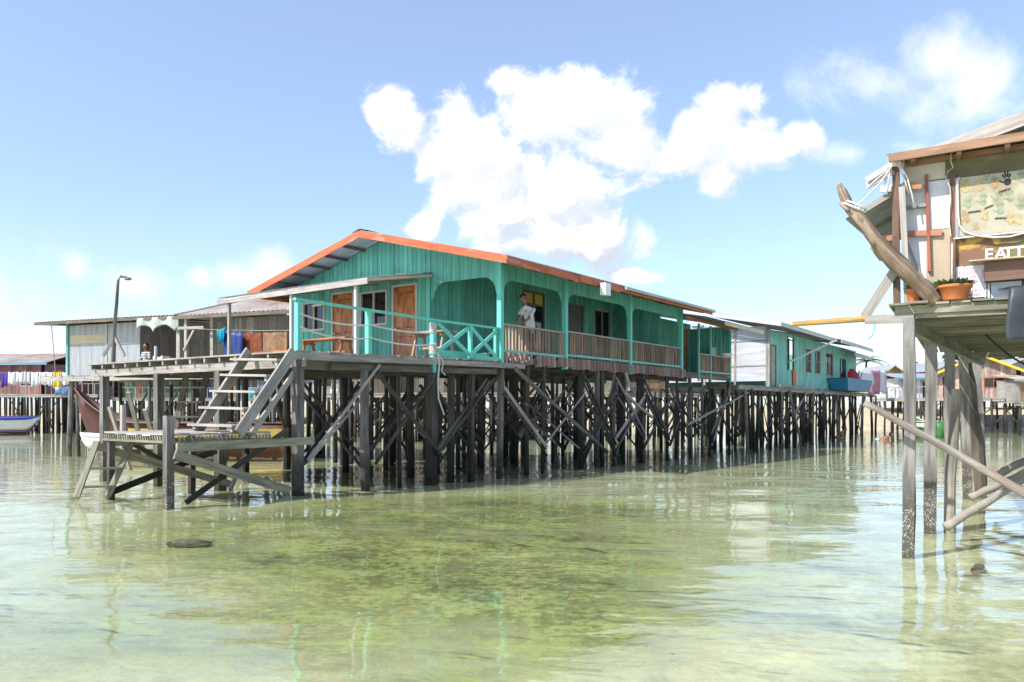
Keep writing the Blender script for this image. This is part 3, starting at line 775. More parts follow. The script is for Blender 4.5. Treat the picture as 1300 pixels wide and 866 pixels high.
# awning over the front doors
aw = MB(FRH); AA = -2.3; AB0 = 2.16; AB1 = 8.05
corrugated(aw, (AA, AB0, 4.55), (AA, AB1, 4.53), (-.03, AB0, 4.98), (-.03, AB1, 4.96), rows=3)
awo = aw.build('awning', 'iron', house, solid=.003)
b_ = MB(FRH); b_.beam((AA, AB0-.02, 4.47), (AA, 5.0, 4.455), .03, .14); b_.beam((AA, 5.0, 4.452), (AA, AB1+.02, 4.44), .032, .14); b_.build('front_beam', 'grey_light', awo)
b_ = MB(FRH); b_.beam((AA, AB0-.01, 4.50), (-.03, AB0-.01, 4.90), .03, .07); b_.build('side_beam', 'cream', awo)
b_ = MB(FRH)
for b in (2.9, 4.2, 5.5, 6.8): b_.beam((AA+.03, b, 4.47), (-.03, b, 4.88), .05, .08)
b_.build('rafters', 'grey', awo)
for b, m_ in ((2.64, 'white_trim'), (5.01, 'white_trim'), (7.66, 'grey')): MB(FRH).beam((-2.2, b, dz(-2.2)), (-2.2, b, 4.46), .075, .075, (1, 0, 0)).build('awning_post', m_, awo)
tb = MB(FRH); tb.pole((-.3, bAt(397, -.3), 4.42), (-.3, bAt(412, -.3), 4.44), .03, .03, 8, 1); tag(tb.build('tube_lamp', 'white'), 'white tube lamp above the left window of the teal house', 'lamp')
# stilts and braces of the house
def stilt(parent, a, b, ztop, r=.075, square=False, mat='pile', lean=.06, fr=FRH):
    zb = -.65; la, lb = R(-lean, lean), R(-lean, lean)
    mb = MB(fr)
    if square: mb.beam((a+la, b+lb, zb), (a, b, ztop), r*1.9, r*1.9, (1, 0, 0))
    else: mb.pole((a+la, b+lb, zb), (a, b, ztop), r*1.08, r*.92, 8, 5, .16)
    return mb.build('stilt', mat, parent)
def brace(parent, p, q, r=.03, mat='brace', fr=FRH, flat=False, name='brace'):
    mb = MB(fr)
    if flat: mb.beam(p, q, .03, r*3)
    else: mb.pole(p, q, r*1.1, r*.85, 7, 4, .2)
    return mb.build(name, mat, parent)
ga = [.1, 2.0, 3.9, 5.8, 7.7, 9.6, 11.5, 13.4, 15.3]; gb = [.05, 1.95, 3.9, 5.8, 7.6]
for i, a in enumerate(ga):
    for j, b in enumerate(gb):
        if a > 11 and j > 3: continue
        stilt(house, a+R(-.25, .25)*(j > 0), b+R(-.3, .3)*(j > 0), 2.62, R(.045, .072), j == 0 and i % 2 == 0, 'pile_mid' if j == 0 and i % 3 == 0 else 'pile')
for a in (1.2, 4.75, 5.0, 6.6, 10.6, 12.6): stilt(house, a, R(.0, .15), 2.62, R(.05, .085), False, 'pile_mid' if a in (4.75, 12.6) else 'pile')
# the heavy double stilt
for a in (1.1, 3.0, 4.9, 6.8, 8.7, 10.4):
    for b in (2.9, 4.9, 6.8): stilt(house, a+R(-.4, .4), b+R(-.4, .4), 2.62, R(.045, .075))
for j in (0, 1, 2):
    for i in range(len(ga)-1):
        for q in (0, 1):
            if random.random() < .78:
                z0, z1 = R(.15, .6), R(1.7, 2.4)
                if q: z0, z1 = z1, z0
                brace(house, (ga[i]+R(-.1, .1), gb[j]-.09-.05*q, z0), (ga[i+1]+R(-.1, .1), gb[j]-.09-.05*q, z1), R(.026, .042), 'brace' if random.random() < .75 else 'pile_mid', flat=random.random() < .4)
for k in range(50):
    i = random.randrange(len(ga)-1); j = random.choice((0, 0, 0, 1, 1, 2, 2, 3, 4)); a, b = ga[i], gb[j]
    if random.random() < .62:
        z0, z1 = R(.0, .7), R(1.6, 2.5)
        if random.random() < .5: z0, z1 = z1, z0
        brace(house, (a, b-.09, z0), (ga[i+1], b-.09, z1), R(.024, .038), 'brace' if random.random() < .75 else 'grey', flat=random.random() < .4)
    else:
        j = min(j, len(gb)-2); z0, z1 = R(.0, .6), R(1.5, 2.5)
        if random.random() < .5: z0, z1 = z1, z0
        brace(house, (a-.09, gb[j], z0), (a-.09, gb[j+1], z1), R(.024, .038), 'brace' if random.random() < .75 else 'grey', flat=random.random() < .4)
brace(house, (.35, -.2, 2.45), (aAt(772, -.5), -.5, .25), .05, 'pile_mid', name='brace')
brace(house, (aAt(872, -.2), -.2, .9), (aAt(966, -.2), -.2, 2.45), .04, 'grey', name='brace')
# water pipe looping down under the verandah
pp_ = [(aAt(793, -.05), -.08, 2.6), (aAt(796, -.05), -.1, 2.25), (aAt(792, -.05), -.1, 1.95), (aAt(806, -.05), -.1, 1.6), (aAt(826, -.05), -.1, 1.2)]
MB(FRH).tube(pp_, .05, 8).build('drain_pipe', 'grey_light', house)
# ------------------------------------------------------------------ front deck
DA0 = -6.12; DB1 = 7.45
deck = hroot('front_deck', 'weathered plank deck on stilts in front of the teal gable', 'deck', -3, 3.5)
pk = MB(FRH); planks(pk, DA0-.05, -.03, -.06, DB1, lambda a, b: dz(a), 'y', .17, .03, .012, .05); pk.build('planking', 'deck', deck)
jo = MB(FRH)
for i in range(15):
    b = .25+i*.5; jo.beam((DA0-.02, b, dz(DA0)-.03-.05), (-.1, b, dz(0)-.03-.05), .055, .1)
jo.build('joists', 'grey', deck)
bm = MB(FRH)
bm.beam((DA0+.1, -.15, dz(DA0)-.21), (DA0+.1, 3.0, dz(DA0)-.215), .05, .16); bm.beam((DA0+.1, 3.0, dz(DA0)-.212), (DA0+.1, DB1, dz(DA0)-.22), .052, .16)
bm.build('front_beam', 'grey', deck)
bm = MB(FRH); bm.beam((DA0-.1, -.05, dz(DA0)-.10), (-2.2, -.05, dz(-2.2)-.09), .05, .13); bm.beam((-2.2, -.052, dz(-2)-.10), (.95, -.052, dz(0)-.10), .05, .12); bm.build('side_beam', 'grey', deck)
bm = MB(FRH)
for b in (.12, 2.2, 4.3, 6.6): bm.beam((DA0+.2, b, dz(DA0)-.25), (0, b, dz(0)-.25), .08, .15)
bm.beam((-5.3, .0, 2.27), (-.2, .0, 2.36), .05, .12)
bm.build('cross_beams', 'under', deck)
cstilt = MB(FRH); cstilt.beam((DA0+.06, .0, -.6), (DA0+.06, 0, dz(DA0)-.17), .155, .155, (1, 0, 0)); cstilt.build('stilt', 'pile_mid', deck)
for u, m_, r in ((133, 'pile_grey', .085), (202, 'pile_mid', .09), (280, 'pile_mid', .095)):
    b = bAt(u, DA0+.12); MB(FRH).beam((DA0+.12, b, -.6), (DA0+.12, b, dz(DA0)-.29), r*1.8, r*1.8, (1, 0, 0)).build('stilt', m_, deck)
for a in (-4.3, -2.5, -.9):
    for b in (.02, 2.2, 4.3, 6.8):
        if b > 4 and a < -4: continue
        r = R(.06, .1)
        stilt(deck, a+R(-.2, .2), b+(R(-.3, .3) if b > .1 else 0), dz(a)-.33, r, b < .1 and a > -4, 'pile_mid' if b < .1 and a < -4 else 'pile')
stilt(deck, -3.4, .1, 2.3, .05); stilt(deck, -1.6, .2, 2.3, .09)
for p, q, r, m_ in (((-5.9, -.07, .55), (-4.1, -.07, 2.35), .035, 'grey'), ((-5.5, .4, .5), (-3.9, .4, 1.9), .03, 'grey'), ((-4.2, -.1, 2.2), (-2.2, -.1, .4), .045, 'brace'), ((-4.25, .3, .45), (-2.4, .3, 1.95), .03, 'brace'),
                    ((-2.4, -.1, .5), (-.35, -.1, 2.2), .035, 'brace'), ((-2.3, .5, 2.0), (-.4, .5, .4), .04, 'brace'), ((-5.9, 1, 1.9), (-4.3, 2.2, .3), .035, 'brace'), ((-4.3, .2, .3), (-4.3, 2.2, 1.9), .03, 'brace'),
                    ((-2.5, .2, 1.9), (-2.5, 2.2, .3), .035, 'brace'), ((-.9, .2, .3), (-.9, 2.2, 2.0), .035, 'brace'), ((-.9, 2.2, 1.9), (-2.5, 2.2, .3), .03, 'brace'), ((-2.5, 2.2, 2.1), (-4.3, 2.2, .2), .03, 'brace'), ((-.9, 4.3, .3), (-2.5, 4.3, 2), .03, 'brace'), ((-2.5, 4.3, .3), (-2.5, 2.2, 2), .03, 'brace'), ((-4.2, -.05, .4), (-2.4, -.05, 2.2), .035, 'brace'), ((-2.4, .1, .4), (-.4, .1, 2.2), .035, 'pile_mid'), ((-2.4, .2, 2.2), (-.4, .2, .3), .035, 'brace'), ((-4.2, 2.1, .3), (-2.4, 2.1, 2.1), .035, 'brace'), ((-4.2, 2.2, 2.1), (-2.4, 2.2, .3), .035, 'brace'), ((-2.4, 2.1, .3), (-.8, 2.1, 2.1), .035, 'brace'), ((-2.4, 2.2, 2.1), (-.8, 2.2, .3), .035, 'brace')):
    brace(deck, p, q, r, m_)
# teal railing round the deck
PA = [DA0+.08, -4.32, -2.43]
for a in PA[:2]: MB(FRH).beam((a, .02, dz(a)-.15), (a, .02, 3.40), .10, .10, (1, 0, 0)).build('railing_post', 'teal_trim', deck)
wp = MB(FRH); wp.beam((PA[2], .0, dz(PA[2])-.4), (PA[2], 0, 3.36), .10, .10, (1, 0, 0)); wpo = wp.build('railing_post', 'teal_trim', deck)
tr_ = MB(FRH); tr_.beam((DA0-.02, -.0, 3.44), (-2.45, -.0, 3.405), .09, .045); tr_.beam((-2.45, -.004, 3.40), (-.07, -.004, 3.41), .09, .045)
ra_ = tr_.build('top_rail', 'teal_trim', deck)
xb = MB(FRH)
m1, m2, m3 = -2.3, -1.15, -.1
for p, q in (((m1, 3.36), (m2, 2.72)), ((m1, 2.72), (m2, 3.36)), ((m2, 3.36), (m3, 2.70)), ((m2, 2.72), (m3, 3.36))):
    xb.beam((p[0], R(-.012, .0), p[1]), (q[0], R(.012, .02), q[1]), .03, .085)
xb.build('cross_rails', 'teal_trim', deck)
MB(FRH).beam((m2, .0, 2.64), (m2, 0, 3.40), .085, .075, (1, 0, 0)).build('railing_post', 'teal_trim', deck)
MB(FRH).beam((m3-.02, .05, 2.64), (m3-.02, .05, 3.40), .07, .07, (1, 0, 0)).build('railing_post', 'teal_trim', deck)
kb = MB(FRH); kb.beam((-2.2, .25, 2.72), (-.1, .25, 2.72), .03, .16); kb.beam((-1.0, -.02, 2.67), (-.0, -.02, 2.66), .03, .09); kb.build('kick_board', 'teal_trim', deck)
# ropes
rp = MB(FRH)
for z0, sg in ((3.18, .07), (2.93, .10)):
    rp.tube(sagline((PA[0], -.045, z0+(.0 if z0 > 3 else .02)), (PA[1], -.045, z0-.05), sg), .016)
    rp.tube(sagline((PA[1], -.045, z0-.05), (PA[2], -.06, z0-.06), sg*.7), .016)
rp.build('rope', 'rope', deck)
wr = MB(FRH)
for z0, z1 in ((3.12, 3.34), (2.66, 2.92)):
    k = int((z1-z0)/.022)
    for i in range(k): wr.lathe((PA[2], 0, z0+i*.022), [(.075, 0), (.09, .009), (.075, .02)], 10)
wr.tube([(PA[2]+.06, -.08, 2.68), (PA[2]+.09, -.1, 2.45), (PA[2]+.02, -.12, 2.1), (PA[2]+.05, -.11, 1.7), (PA[2]+.25, -.1, 1.35)], .018)
wr.tube([(PA[2]+.05, -.07, 2.7), (PA[2]+.22, -.1, 2.5), (PA[2]+.16, -.1, 2.3), (PA[2]+.28, -.1, 2.22)], .016)
wr.build('rope_lashing', 'rope', deck)
# tables and benches
def table(name, label, cat, a, b, L, wd, h, z, mat='door', ang=0.0):
    r = root(name, label, cat, H(a, b, z), HANG+ang); fr = RM[r.name]
    t = MB(fr)
    for i in range(3): t.beam((-wd/2+wd*(i+.5)/3, -L/2, h-.02), (-wd/2+wd*(i+.5)/3, L/2, h-.02), wd/3-.012, .035)
    t.build('table_top' if h > .55 else 'seat', mat, r)
    for s in (-1, 1):
        for q in (-1, 1): MB(fr).beam((q*wd*.48, s*L*.36, 0), (q*wd*.18, s*L*.36, h-.04), .06, .05, (0, 1, 0)).build('leg', mat, r)
    st_ = MB(fr); st_.beam((0, -L*.36, h*.45), (0, L*.36, h*.45), .04, .05)
    for s in (-1, 1): st_.beam((-wd*.38, s*L*.36, h-.09), (wd*.38, s*L*.36, h-.09), .045, .05)
    st_.build('stretcher', mat, r); return r
table('picnic_table', 'long brown wooden table on the front deck between the two panel doors', 'table', -2.0, 3.9, 1.9, .55, .62, dz(-2))
table('bench', 'low brown bench by the left window of the teal house', 'bench', -1.7, 6.2, 1.7, .32, .44, dz(-2))
table('bench', 'brown bench beside the railing near the blue tarpaulin', 'bench', -1.0, 7.1, .7, .3, .42, dz(-1))
table('verandah_table', 'dark red brown table behind the teal crossed railing', 'table', -.9, 1.35, 1.2, .6, .70, DZ0, 'rail_wood')

# ------------------------------------------------------------------ staircase, landing, ladders
LZ = 1.10
landing = hroot('landing_stage', 'low mossy plank landing stage over the water below the stairs', 'landing stage', -7.6, 1.1)
la0, la1, lb0, lb1 = -8.42, -6.65, -.02, 2.15
pk = MB(FRH); planks(pk, la0, la1, lb0, lb1, LZ, 'y', .11, .03, .012, .02); pk.build('planking', 'grey_light', landing)
ed = MB(FRH)
for i in range(30):
    b = lb0+.05+(lb1-lb0-.1)*i/29; ed.beam((la0-.015, b, LZ-.045), (la0-.015, b-.025, LZ-.115), .03, .028, (1, 0, 0))
for i in range(26):
    a = la0+.04+(la1-la0-.1)*i/25; ed.beam((a, lb0-.015, LZ-.045), (a+.03, lb0-.015, LZ-.115), .028, .03, (1, 0, 0))
ed.build('edge_blocks', 'mossy', landing)
fb = MB(FRH); fb.beam((la0, lb0, LZ-.135), (la0, lb1, LZ-.135), .05, .04); fb.beam((la0+.03, lb0-.005, LZ-.137), (la1, lb0-.005, LZ-.137), .05, .04)
fb.beam((la0-.02, lb0-.055, LZ-.21), (DA0+.35, lb0-.055, LZ-.19), .05, .14)
fb.beam((la0+.05, lb1-.1, LZ-.2), (la1, lb1-.1, LZ-.2), .05, .1); fb.beam((la1-.2, lb0, LZ-.2), (la1-.2, lb1, LZ-.2), .05, .1)
fb.build('frame', 'mossy', landing)
def lpost(a, b, z0, z1, w_, m_='pile_grey', lean=(0, 0)): 
    return MB(FRH).beam((a+lean[0], b+lean[1], z0), (a, b, z1), w_, w_, (1, 0, 0), taper=.95).build('post', m_, landing)
lpost(la0-.06, lb0+.10, -.55, LZ+.28, .125); lpost(la0+.05, lb1-.12, -.5, LZ-.03, .10, 'pile_mid'); lpost(la0+.3, lb1-.05, LZ-.3, LZ+.45, .075, 'grey_light')
lpost(la1-.2, lb1-.1, -.5, LZ-.1, .1, 'pile_mid')
def hseg(name, parent, u0, v0, Y0, u1, v1, Y1, w_, h_, mat, up=None):
    return MB().beam(W(u0, v0, Y0), W(u1, v1, Y1), w_, h_, up).build(name, mat, parent)
hseg('brace', landing, 122, 566, 13.3, 297, 616, 14.6, .05, .13, 'mossy')
hseg('brace', landing, 136, 627, 13.5, 275, 572, 14.8, .05, .11, 'brace')
hseg('brace', landing, 222, 577, 12.0, 368, 623, 13.75, .05, .14, 'mossy')
hseg('brace', landing, 236, 638, 12.2, 366, 545, 13.9, .045, .085, 'brace')
hseg('brace', landing, 168, 563, 14.2, 215, 590, 15.4, .04, .08, 'brace')
hseg('brace', landing, 292, 622, 13.9, 312, 578, 14.6, .05, .08, 'grey')
# swimming ladder
lad = root('swimming_ladder', 'grey wooden ladder leaning into the water at the left end of the landing stage', 'ladder', Vector((-7.4, 13.1, 0)))
hseg('stringer', lad, 123, 560, 13.15, 97, 632, 12.6, .04, .10, 'mossy', (1, 0, 0)); hseg('stringer', lad, 168, 560, 13.7, 137, 630, 13.1, .04, .10, 'mossy', (1, 0, 0))
for t in (.5, .82):
    p = W(123, 560, 13.15).lerp(W(97, 632, 12.6), t); q = W(168, 560, 13.7).lerp(W(137, 630, 13.1), t)
    MB().beam(p, q, .09, .035).build('rung', 'grey', lad)
# main staircase
st = root('staircase', 'open wooden staircase of five plank treads from deck down to landing stage', 'stairs', Vector((-4.6, 13.6, LZ)))
Ra, Rb = W(373, 446, 13.95), W(303, 550, 13.0); La, Lb = W(316, 446, 14.75), W(250, 549, 13.6)
for p, q in ((Ra, Rb), (La, Lb)): MB().beam(p, q, .05, .19, None).build('stringer', 'grey', st)
for t in (.13, .33, .53, .73, .93):
    p = La.lerp(Lb, t)+Vector((-.09, .02, .03)); q = Ra.lerp(Rb, t)+Vector((-.06, -.03, .02)); dd_ = (q-p).normalized()
    tm_ = MB(); tm_.beam(p-dd_*.06, q+dd_*.0, .27, .04); tro = tm_.build('tread', 'grey_light', st)
    cl = MB(); cl.beam(q-dd_*.09+Vector((0, 0, -.06)), q-dd_*.03+Vector((0, 0, -.06)), .2, .08); cl.build('cleat', 'grey', tro)
hr = MB(); hr.beam(W(376, 470, 14.1), W(318, 553, 13.4), .05, .09); hr.build('side_rail', 'grey_light', st)
for u, v, s_, lab in ((240, 687, .17, 'dark stone lying in the shallows in front of the landing stage'), (1243, 719, .045, 'small brown stone near the water line beside the shack stilts')):
    Y = Yw(v); bs_ = bmesh.new(); bmesh.ops.create_icosphere(bs_, subdivisions=3, radius=1)
    for v_ in bs_.verts: k = 1+.35*mnoise.noise(v_.co*1.7+Vector((u, 0, 0))); v_.co = Vector((v_.co.x*s_*1.5*k, v_.co.y*s_*.8*k, v_.co.z*.065*k))
    me = bpy.data.meshes.new('stone'); bs_.to_mesh(me); bs_.free(); me.materials.append(plain('dark_stone', (.10, .09, .06), .8, .5, 14, second=(.16, .16, .07), bump=.4)); me.polygons.foreach_set('use_smooth', [True]*len(me.polygons))
    o = bpy.data.objects.new('stone', me); COL.objects.link(o); o.location = G(u, Y, -.045); tag(o, lab, 'stone')
# a second ladder behind
l2 = root('back_ladder', 'steep narrow plank ladder hanging behind the staircase', 'ladder', G(240, 18.2, .8))
A0, A1, B0, B1 = W(237, 474, 18.0), W(222, 548, 17.6), W(263, 474, 18.3), W(248, 548, 17.8)
for p, q in ((A0, A1), (B0, B1)): MB().beam(p, q, .05, .13, (1, 0, 0)).build('stringer', 'under', l2)
for t in (.02, .25, .5, .75, .97):
    MB().beam(A0.lerp(A1, t)+Vector((-.05, -.08, 0)), B0.lerp(B1, t)+Vector((.03, -.08, 0)), .13, .04).build('rung', 'grey_light', l2)
for i, (s, lab) in enumerate((((163, 498, 17.5, 182, 545, 18.3), 'short bleached plank leaning behind the landing stage'), ((184, 520, 17.2, 205, 560, 18.2), 'bleached plank leaning between the two dark stilts behind the landing stage'),
                              ((139, 517, 17.6, 160, 548, 17.9), 'thin grey plank slanting behind the left post of the landing stage'))):
    o = MB().beam(W(*s[:3]), W(s[3], s[4], s[5])+Vector((0, .2, -.9)), .09, .06).build('leaning_plank', 'grey_light', None); tag(o, lab, 'plank')
# lamp pole on the deck edge
lp = root('lamp_pole', 'tall dark pole with a small lamp arm standing on the deck edge', 'lamp pole', H(DA0+.15, bAt(144, DA0+.15), dz(DA0)))
b0 = bAt(144, DA0+.15); P0 = H(DA0+.15, b0, dz(DA0)-.1); Yp = P0.y
MB().tube([P0, W(145, 420, Yp), W(148, 385, Yp), W(150, 356, Yp), W(153, 351, Yp), W(161, 352, Yp)], [.05, .045, .038, .032, .03, .022], 8).build('pole', 'pile_mid', lp)
lm = MB(); lm.lathe(W(162.5, 353.6, Yp), [(.0, .03), (.04, .02), (.055, -.02), (.03, -.04), (0, -.045)], 10, 1.6, 1); lm.build('lamp_head', 'dk_grey', lp)
for u in (131, 158): MB().beam(W(u, 452, Yp-.05), W(145.5, 428, Yp), .05, .06).build('strut', 'grey', lp)

# ------------------------------------------------------------------ people
def body_mesh(name, mat, parts, voxel, parent=None, smooth_it=5, loc=None):
    """one continuous skin grown round the joints: parts = chains of (point, radius)"""
    bm = bmesh.new()
    def sphere(c, r, sx=1, sy=1, sz=1):
        rv = bmesh.ops.create_icosphere(bm, subdivisions=2, radius=1.0)
        for v_ in rv['verts']: v_.co = Vector((v_.co.x*r*sx, v_.co.y*r*sy, v_.co.z*r*sz))+Vector(c)
    for ch in parts:
        for (p, r), (q, s) in zip(ch[:-1], ch[1:]):
            p = Vector(p); q = Vector(q); n_ = max(2, int((q-p).length/(min(r, s)*.45)))
            for i in range(n_+1):
                t = i/n_; sphere(p.lerp(q, t), r+(s-r)*t)
        if len(ch) == 1: sphere(ch[0][0], ch[0][1], *ch[0][2:])
    me = bpy.data.meshes.new(name); bm.to_mesh(me); bm.free()
    t = bpy.data.objects.new(name, me); COL.objects.link(t)
    md = t.modifiers.new('r', 'REMESH'); md.mode = 'VOXEL'; md.voxel_size = voxel
    sm = t.modifiers.new('s', 'SMOOTH'); sm.factor = .5; sm.iterations = smooth_it
    dg = bpy.context.evaluated_depsgraph_get(); me2 = bpy.data.meshes.new_from_object(t.evaluated_get(dg))
    bpy.data.objects.remove(t); bpy.data.meshes.remove(me); me2.name = name
    if parent is not None: inv = RM[parent.name].inverted(); mw = None
    else: mw = Matrix.Translation(loc); inv = mw.inverted()
    me2.transform(inv)
    me2.materials.clear(); me2.materials.append(M[mat] if isinstance(mat, str) else mat); me2.polygons.foreach_set('use_smooth', [True]*len(me2.polygons))
    o = bpy.data.objects.new(name, me2); COL.objects.link(o)
    if parent is not None: o.parent = parent; RM[o.name] = RM[parent.name]
    else: o.matrix_world = mw; RM[o.name] = mw
    return o
def head_parts(c, fwd, r=.095, up=Vector((0, 0, 1))):
    c = Vector(c); f = Vector(fwd).normalized(); s = f.cross(up).normalized(); u_ = s.cross(f)
    out = [[(c+u_*.025, r*.96)], [(c-f*.02+u_*.03, r*.95)], [(c+f*.018-u_*.035, r*.74)], [(c+f*.045-u_*.08, r*.42)],
           [(c+f*.088-u_*.0, .012), (c+f*.108-u_*.03, .017)], [(c+f*.088-u_*.062+s*.02, .011), (c+f*.088-u_*.062-s*.02, .011)]]
    for q in (-1, 1): out += [[(c+s*q*r*.98-u_*.0+u_*.015, .018), (c+s*q*r*.98-u_*.03, .014)], [(c+f*.078+s*q*.036+u_*.02, .013)]]
    return out
def eyes(c, fwd, parent, up=Vector((0, 0, 1))):
    c = Vector(c); f = Vector(fwd).normalized(); s = f.cross(up).normalized(); u_ = s.cross(f); mb = MB()
    for q in (-1, 1): mb.lathe(c+f*.093+s*q*.036+u_*.012, [(0, -.008), (.012, -.004), (.014, 0), (.012, .004), (0, .008)], 10)
    mb.build('eyes', 'hair', parent, True)
def hand_parts(wr, d, out, s, curl=.5, k=1.0):
    """palm with four unequal bent fingers and a thumb leaving its side; d = along, out = back of hand, s = thumb side"""
    wr = Vector(wr); d = Vector(d).normalized(); o_ = Vector(out).normalized(); s = Vector(s).normalized()
    ch = [[(wr, .024*k), (wr+d*.05*k, .03*k)], [(wr+d*.03*k+s*.02*k, .018*k), (wr+d*.08*k+s*.025*k, .016*k)], [(wr+d*.03*k-s*.02*k, .018*k), (wr+d*.078*k-s*.025*k, .015*k)]]
    for i, L in enumerate((.068, .076, .07, .055)):
        b = wr+d*.08*k+s*(.03-.02*i)*k; m_ = b+(d*math.cos(curl*.6)-o_*math.sin(curl*.6))*L*.5*k; e = m_+(d*math.cos(curl*1.9)-o_*math.sin(curl*1.9))*L*.5*k
        ch.append([(b, .0095*k), (m_, .0085*k), (e, .007*k)])
    b = wr+d*.03*k+s*.028*k; ch.append([(b, .013*k), (b+s*.03*k+d*.025*k, .011*k), (b+s*.035*k+d*.055*k-o_*.012*k, .009*k)])
    return ch
# the boy leaning on the verandah rail
ba = aAt(668, .3); zf = FZ
hip = Vector((aAt(674, .48), .48, zf+.80)); chest = Vector((aAt(670.5, .38), .38, zf+1.13)); neck = Vector((aAt(667, .31), .31, zf+1.31)); hd = Vector((aAt(665, .27), .27, zf+1.455))
loc = lambda *q: HM @ Vector(q)
fwdL = Vector((-.45, -1, -.02)); fw = (HM.to_3x3() @ fwdL); sd = Vector((.9, -.45, 0)).normalized()
boy = hroot('person', 'boy in a white t-shirt and dark shorts leaning with both hands on the verandah rail', 'person', ba+.1, .5, zf)
shR = chest+sd*-.155+Vector((0, 0, .10)); shL = chest+sd*.155+Vector((0, 0, .10))
hR = Vector((aAt(657, .02), .02, zf+.745)); hL = Vector((aAt(664, .02), .02, zf+.745))
eR = Vector((aAt(659, .22), .22, zf+.98)); eL = Vector((aAt(671, .15), .15, zf+.95))
X = lambda p: HM @ p
legs = []
for q in (-1, 1):
    hp = hip+sd*q*.085-Vector((0, 0, .03)); kn = hip+sd*q*.09+Vector((-.03, -.02, -.38)); an = Vector((hip.x+.06*q+.0, hip.y+.03*q, zf+.07))
    legs += [[(X(hp), .085), (X(kn), .055), (X(an), .036)], [(X(an-Vector((0, 0, .035))), .035), (X(an+Vector((-.05, -.13, -.045))), .026)]]
arms = [[(X(shR), .045), (X(eR), .036), (X(hR+Vector((0, .05, .015))), .025)], [(X(shL), .045), (X(eL), .036), (X(hL+Vector((0, .05, .015))), .025)]]
dv = HM.to_3x3() @ Vector((-.1, -1, -.15)); zv = Vector((0, 0, 1)); sv_ = HM.to_3x3() @ Vector((1, 0, 0))
torso = [[(X(hip), .115), (X(hip.lerp(chest, .5)), .11), (X(chest), .125), (X(chest+Vector((-.01, -.01, .08))), .11)], [(X(shR), .05), (X(shL), .05)], [(X(chest+Vector((0, 0, .1))), .06), (X(neck), .045), (X(hd-Vector((0, 0, .04))), .045)]]
bo = body_mesh('body', 'skin', torso+legs+arms+head_parts(X(hd), fw)+hand_parts(X(hR+Vector((0, .05, .015))), dv, zv, sv_, .9)+hand_parts(X(hL+Vector((0, .05, .015))), dv, zv, -sv_, .9), .009, boy)
eyes(X(hd), fw, boy)
fn_ = fw.normalized(); hc = X(hd)
body_mesh('hair', 'hair', [[(hc-fn_*.026+zv*.05, .099)], [(hc-fn_*.045+zv*.015, .085)], [(hc+fn_*.03+zv*.098, .04)], [(hc+fn_*.02+zv*.098+sv_*.03, .04)], [(hc+fn_*.02+zv*.098-sv_*.03, .04)]], .01, boy, 3)
shirt = [[(X(hip+Vector((0, 0, -.06))), .135), (X(hip.lerp(chest, .5)), .128), (X(chest), .138), (X(chest+Vector((-.01, -.01, .08))), .12)], [(X(shR), .062), (X(shL), .062)],
         [(X(shR), .064), (X(shR.lerp(eR, .72)), .062)], [(X(shL), .064), (X(shL.lerp(eL, .72)), .062)], [(X(chest+Vector((0, 0, .1))), .07), (X(neck-Vector((0, 0, .05))), .06)]]
body_mesh('t_shirt', 'shirt', shirt, .012, boy, 4)
sh = []
for q in (-1, 1):
    hp = hip+sd*q*.085-Vector((0, 0, .03)); kn = hip+sd*q*.09+Vector((-.03, -.02, -.38)); sh.append([(X(hp), .105), (X(hp.lerp(kn, .85)), .08)])
body_mesh('shorts', 'shorts', sh+[[(X(hip), .125), (X(hip-Vector((0, 0, .05))), .12)]], .012, boy, 4)
# ------------------------------------------------------------------ second teal house on the right, behind
H2A, H2E = 20.2, 37.4
house2 = hroot('stilt_house', 'paler teal house with white panelled end and shuttered windows on a forest of stilts', 'house', 27, 0)
z2 = 2.50; e2 = 5.05
sw = Wall((0, 0, 0), (1, 0, 0), (0, -1, 0), FRH)
def A2(u): return aAt(u, 0)
dq = (A2(978.5), A2(984.5)); t1 = (A2(999.5), A2(1007)); wv = [(A2(1023), A2(1029.5)), (A2(1034.5), A2(1041)), (A2(1048.5), A2(1057))]; op2 = (A2(1066), A2(1074))
ops2 = [(dq[0], dq[1], 0, 4.35), (t1[0], t1[1], 3.35, 4.9)]+[(a, b, 3.30, 4.55) for a, b in wv]+[(op2[0], op2[1], 0, 4.4)]
sw.boards('side_wall', 'teal_pale', house2, H2A+.03, H2E, z2, e2, .22, openings=ops2, uneven=.06)
sw.door(house2, dq[0], dq[1], z2, 4.33, 'grey_light', 'under', panels=False)
f_ = MB(FRH); sw.box(f_, t1[0]-.06, t1[0], 3.3, 4.95, -.05, .03); sw.box(f_, t1[1], t1[1]+.06, 3.3, 4.95, -.05, .03); fo_ = f_.build('window', 'under', house2); g_ = MB(FRH); sw.box(g_, t1[0], t1[1], 3.3, 4.9, -.2, -.18); g_.build('pane', 'glass', fo_)
for a, b in wv: sw.window(house2, a+.02, b-.02, 3.34, 4.52, 1, 'grey', .06, 1)
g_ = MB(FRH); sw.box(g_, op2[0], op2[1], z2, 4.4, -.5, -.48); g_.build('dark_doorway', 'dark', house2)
en = Wall((H2A, 0, 0), (0, 1, 0), (-1, 0, 0), FRH)
pn = MB(FRH)
for t0_, t1_, zz0, zz1 in ((.1, 1.5, 3.45, 4.55), (1.55, 3.0, 3.45, 4.5), (.1, 1.5, 4.57, 5.2), (1.55, 3, 4.52, 5.3), (3.02, 4.6, 3.45, 5.4), (.05, 3.0, 2.72, 3.40), (3.02, 4.8, 2.72, 3.4)):
    nn = R(0, .01); en.box(pn, t0_, t1_, zz0, zz1, -.02, nn)
pn.build('end_panels', 'panel', house2)
pn = MB(FRH)
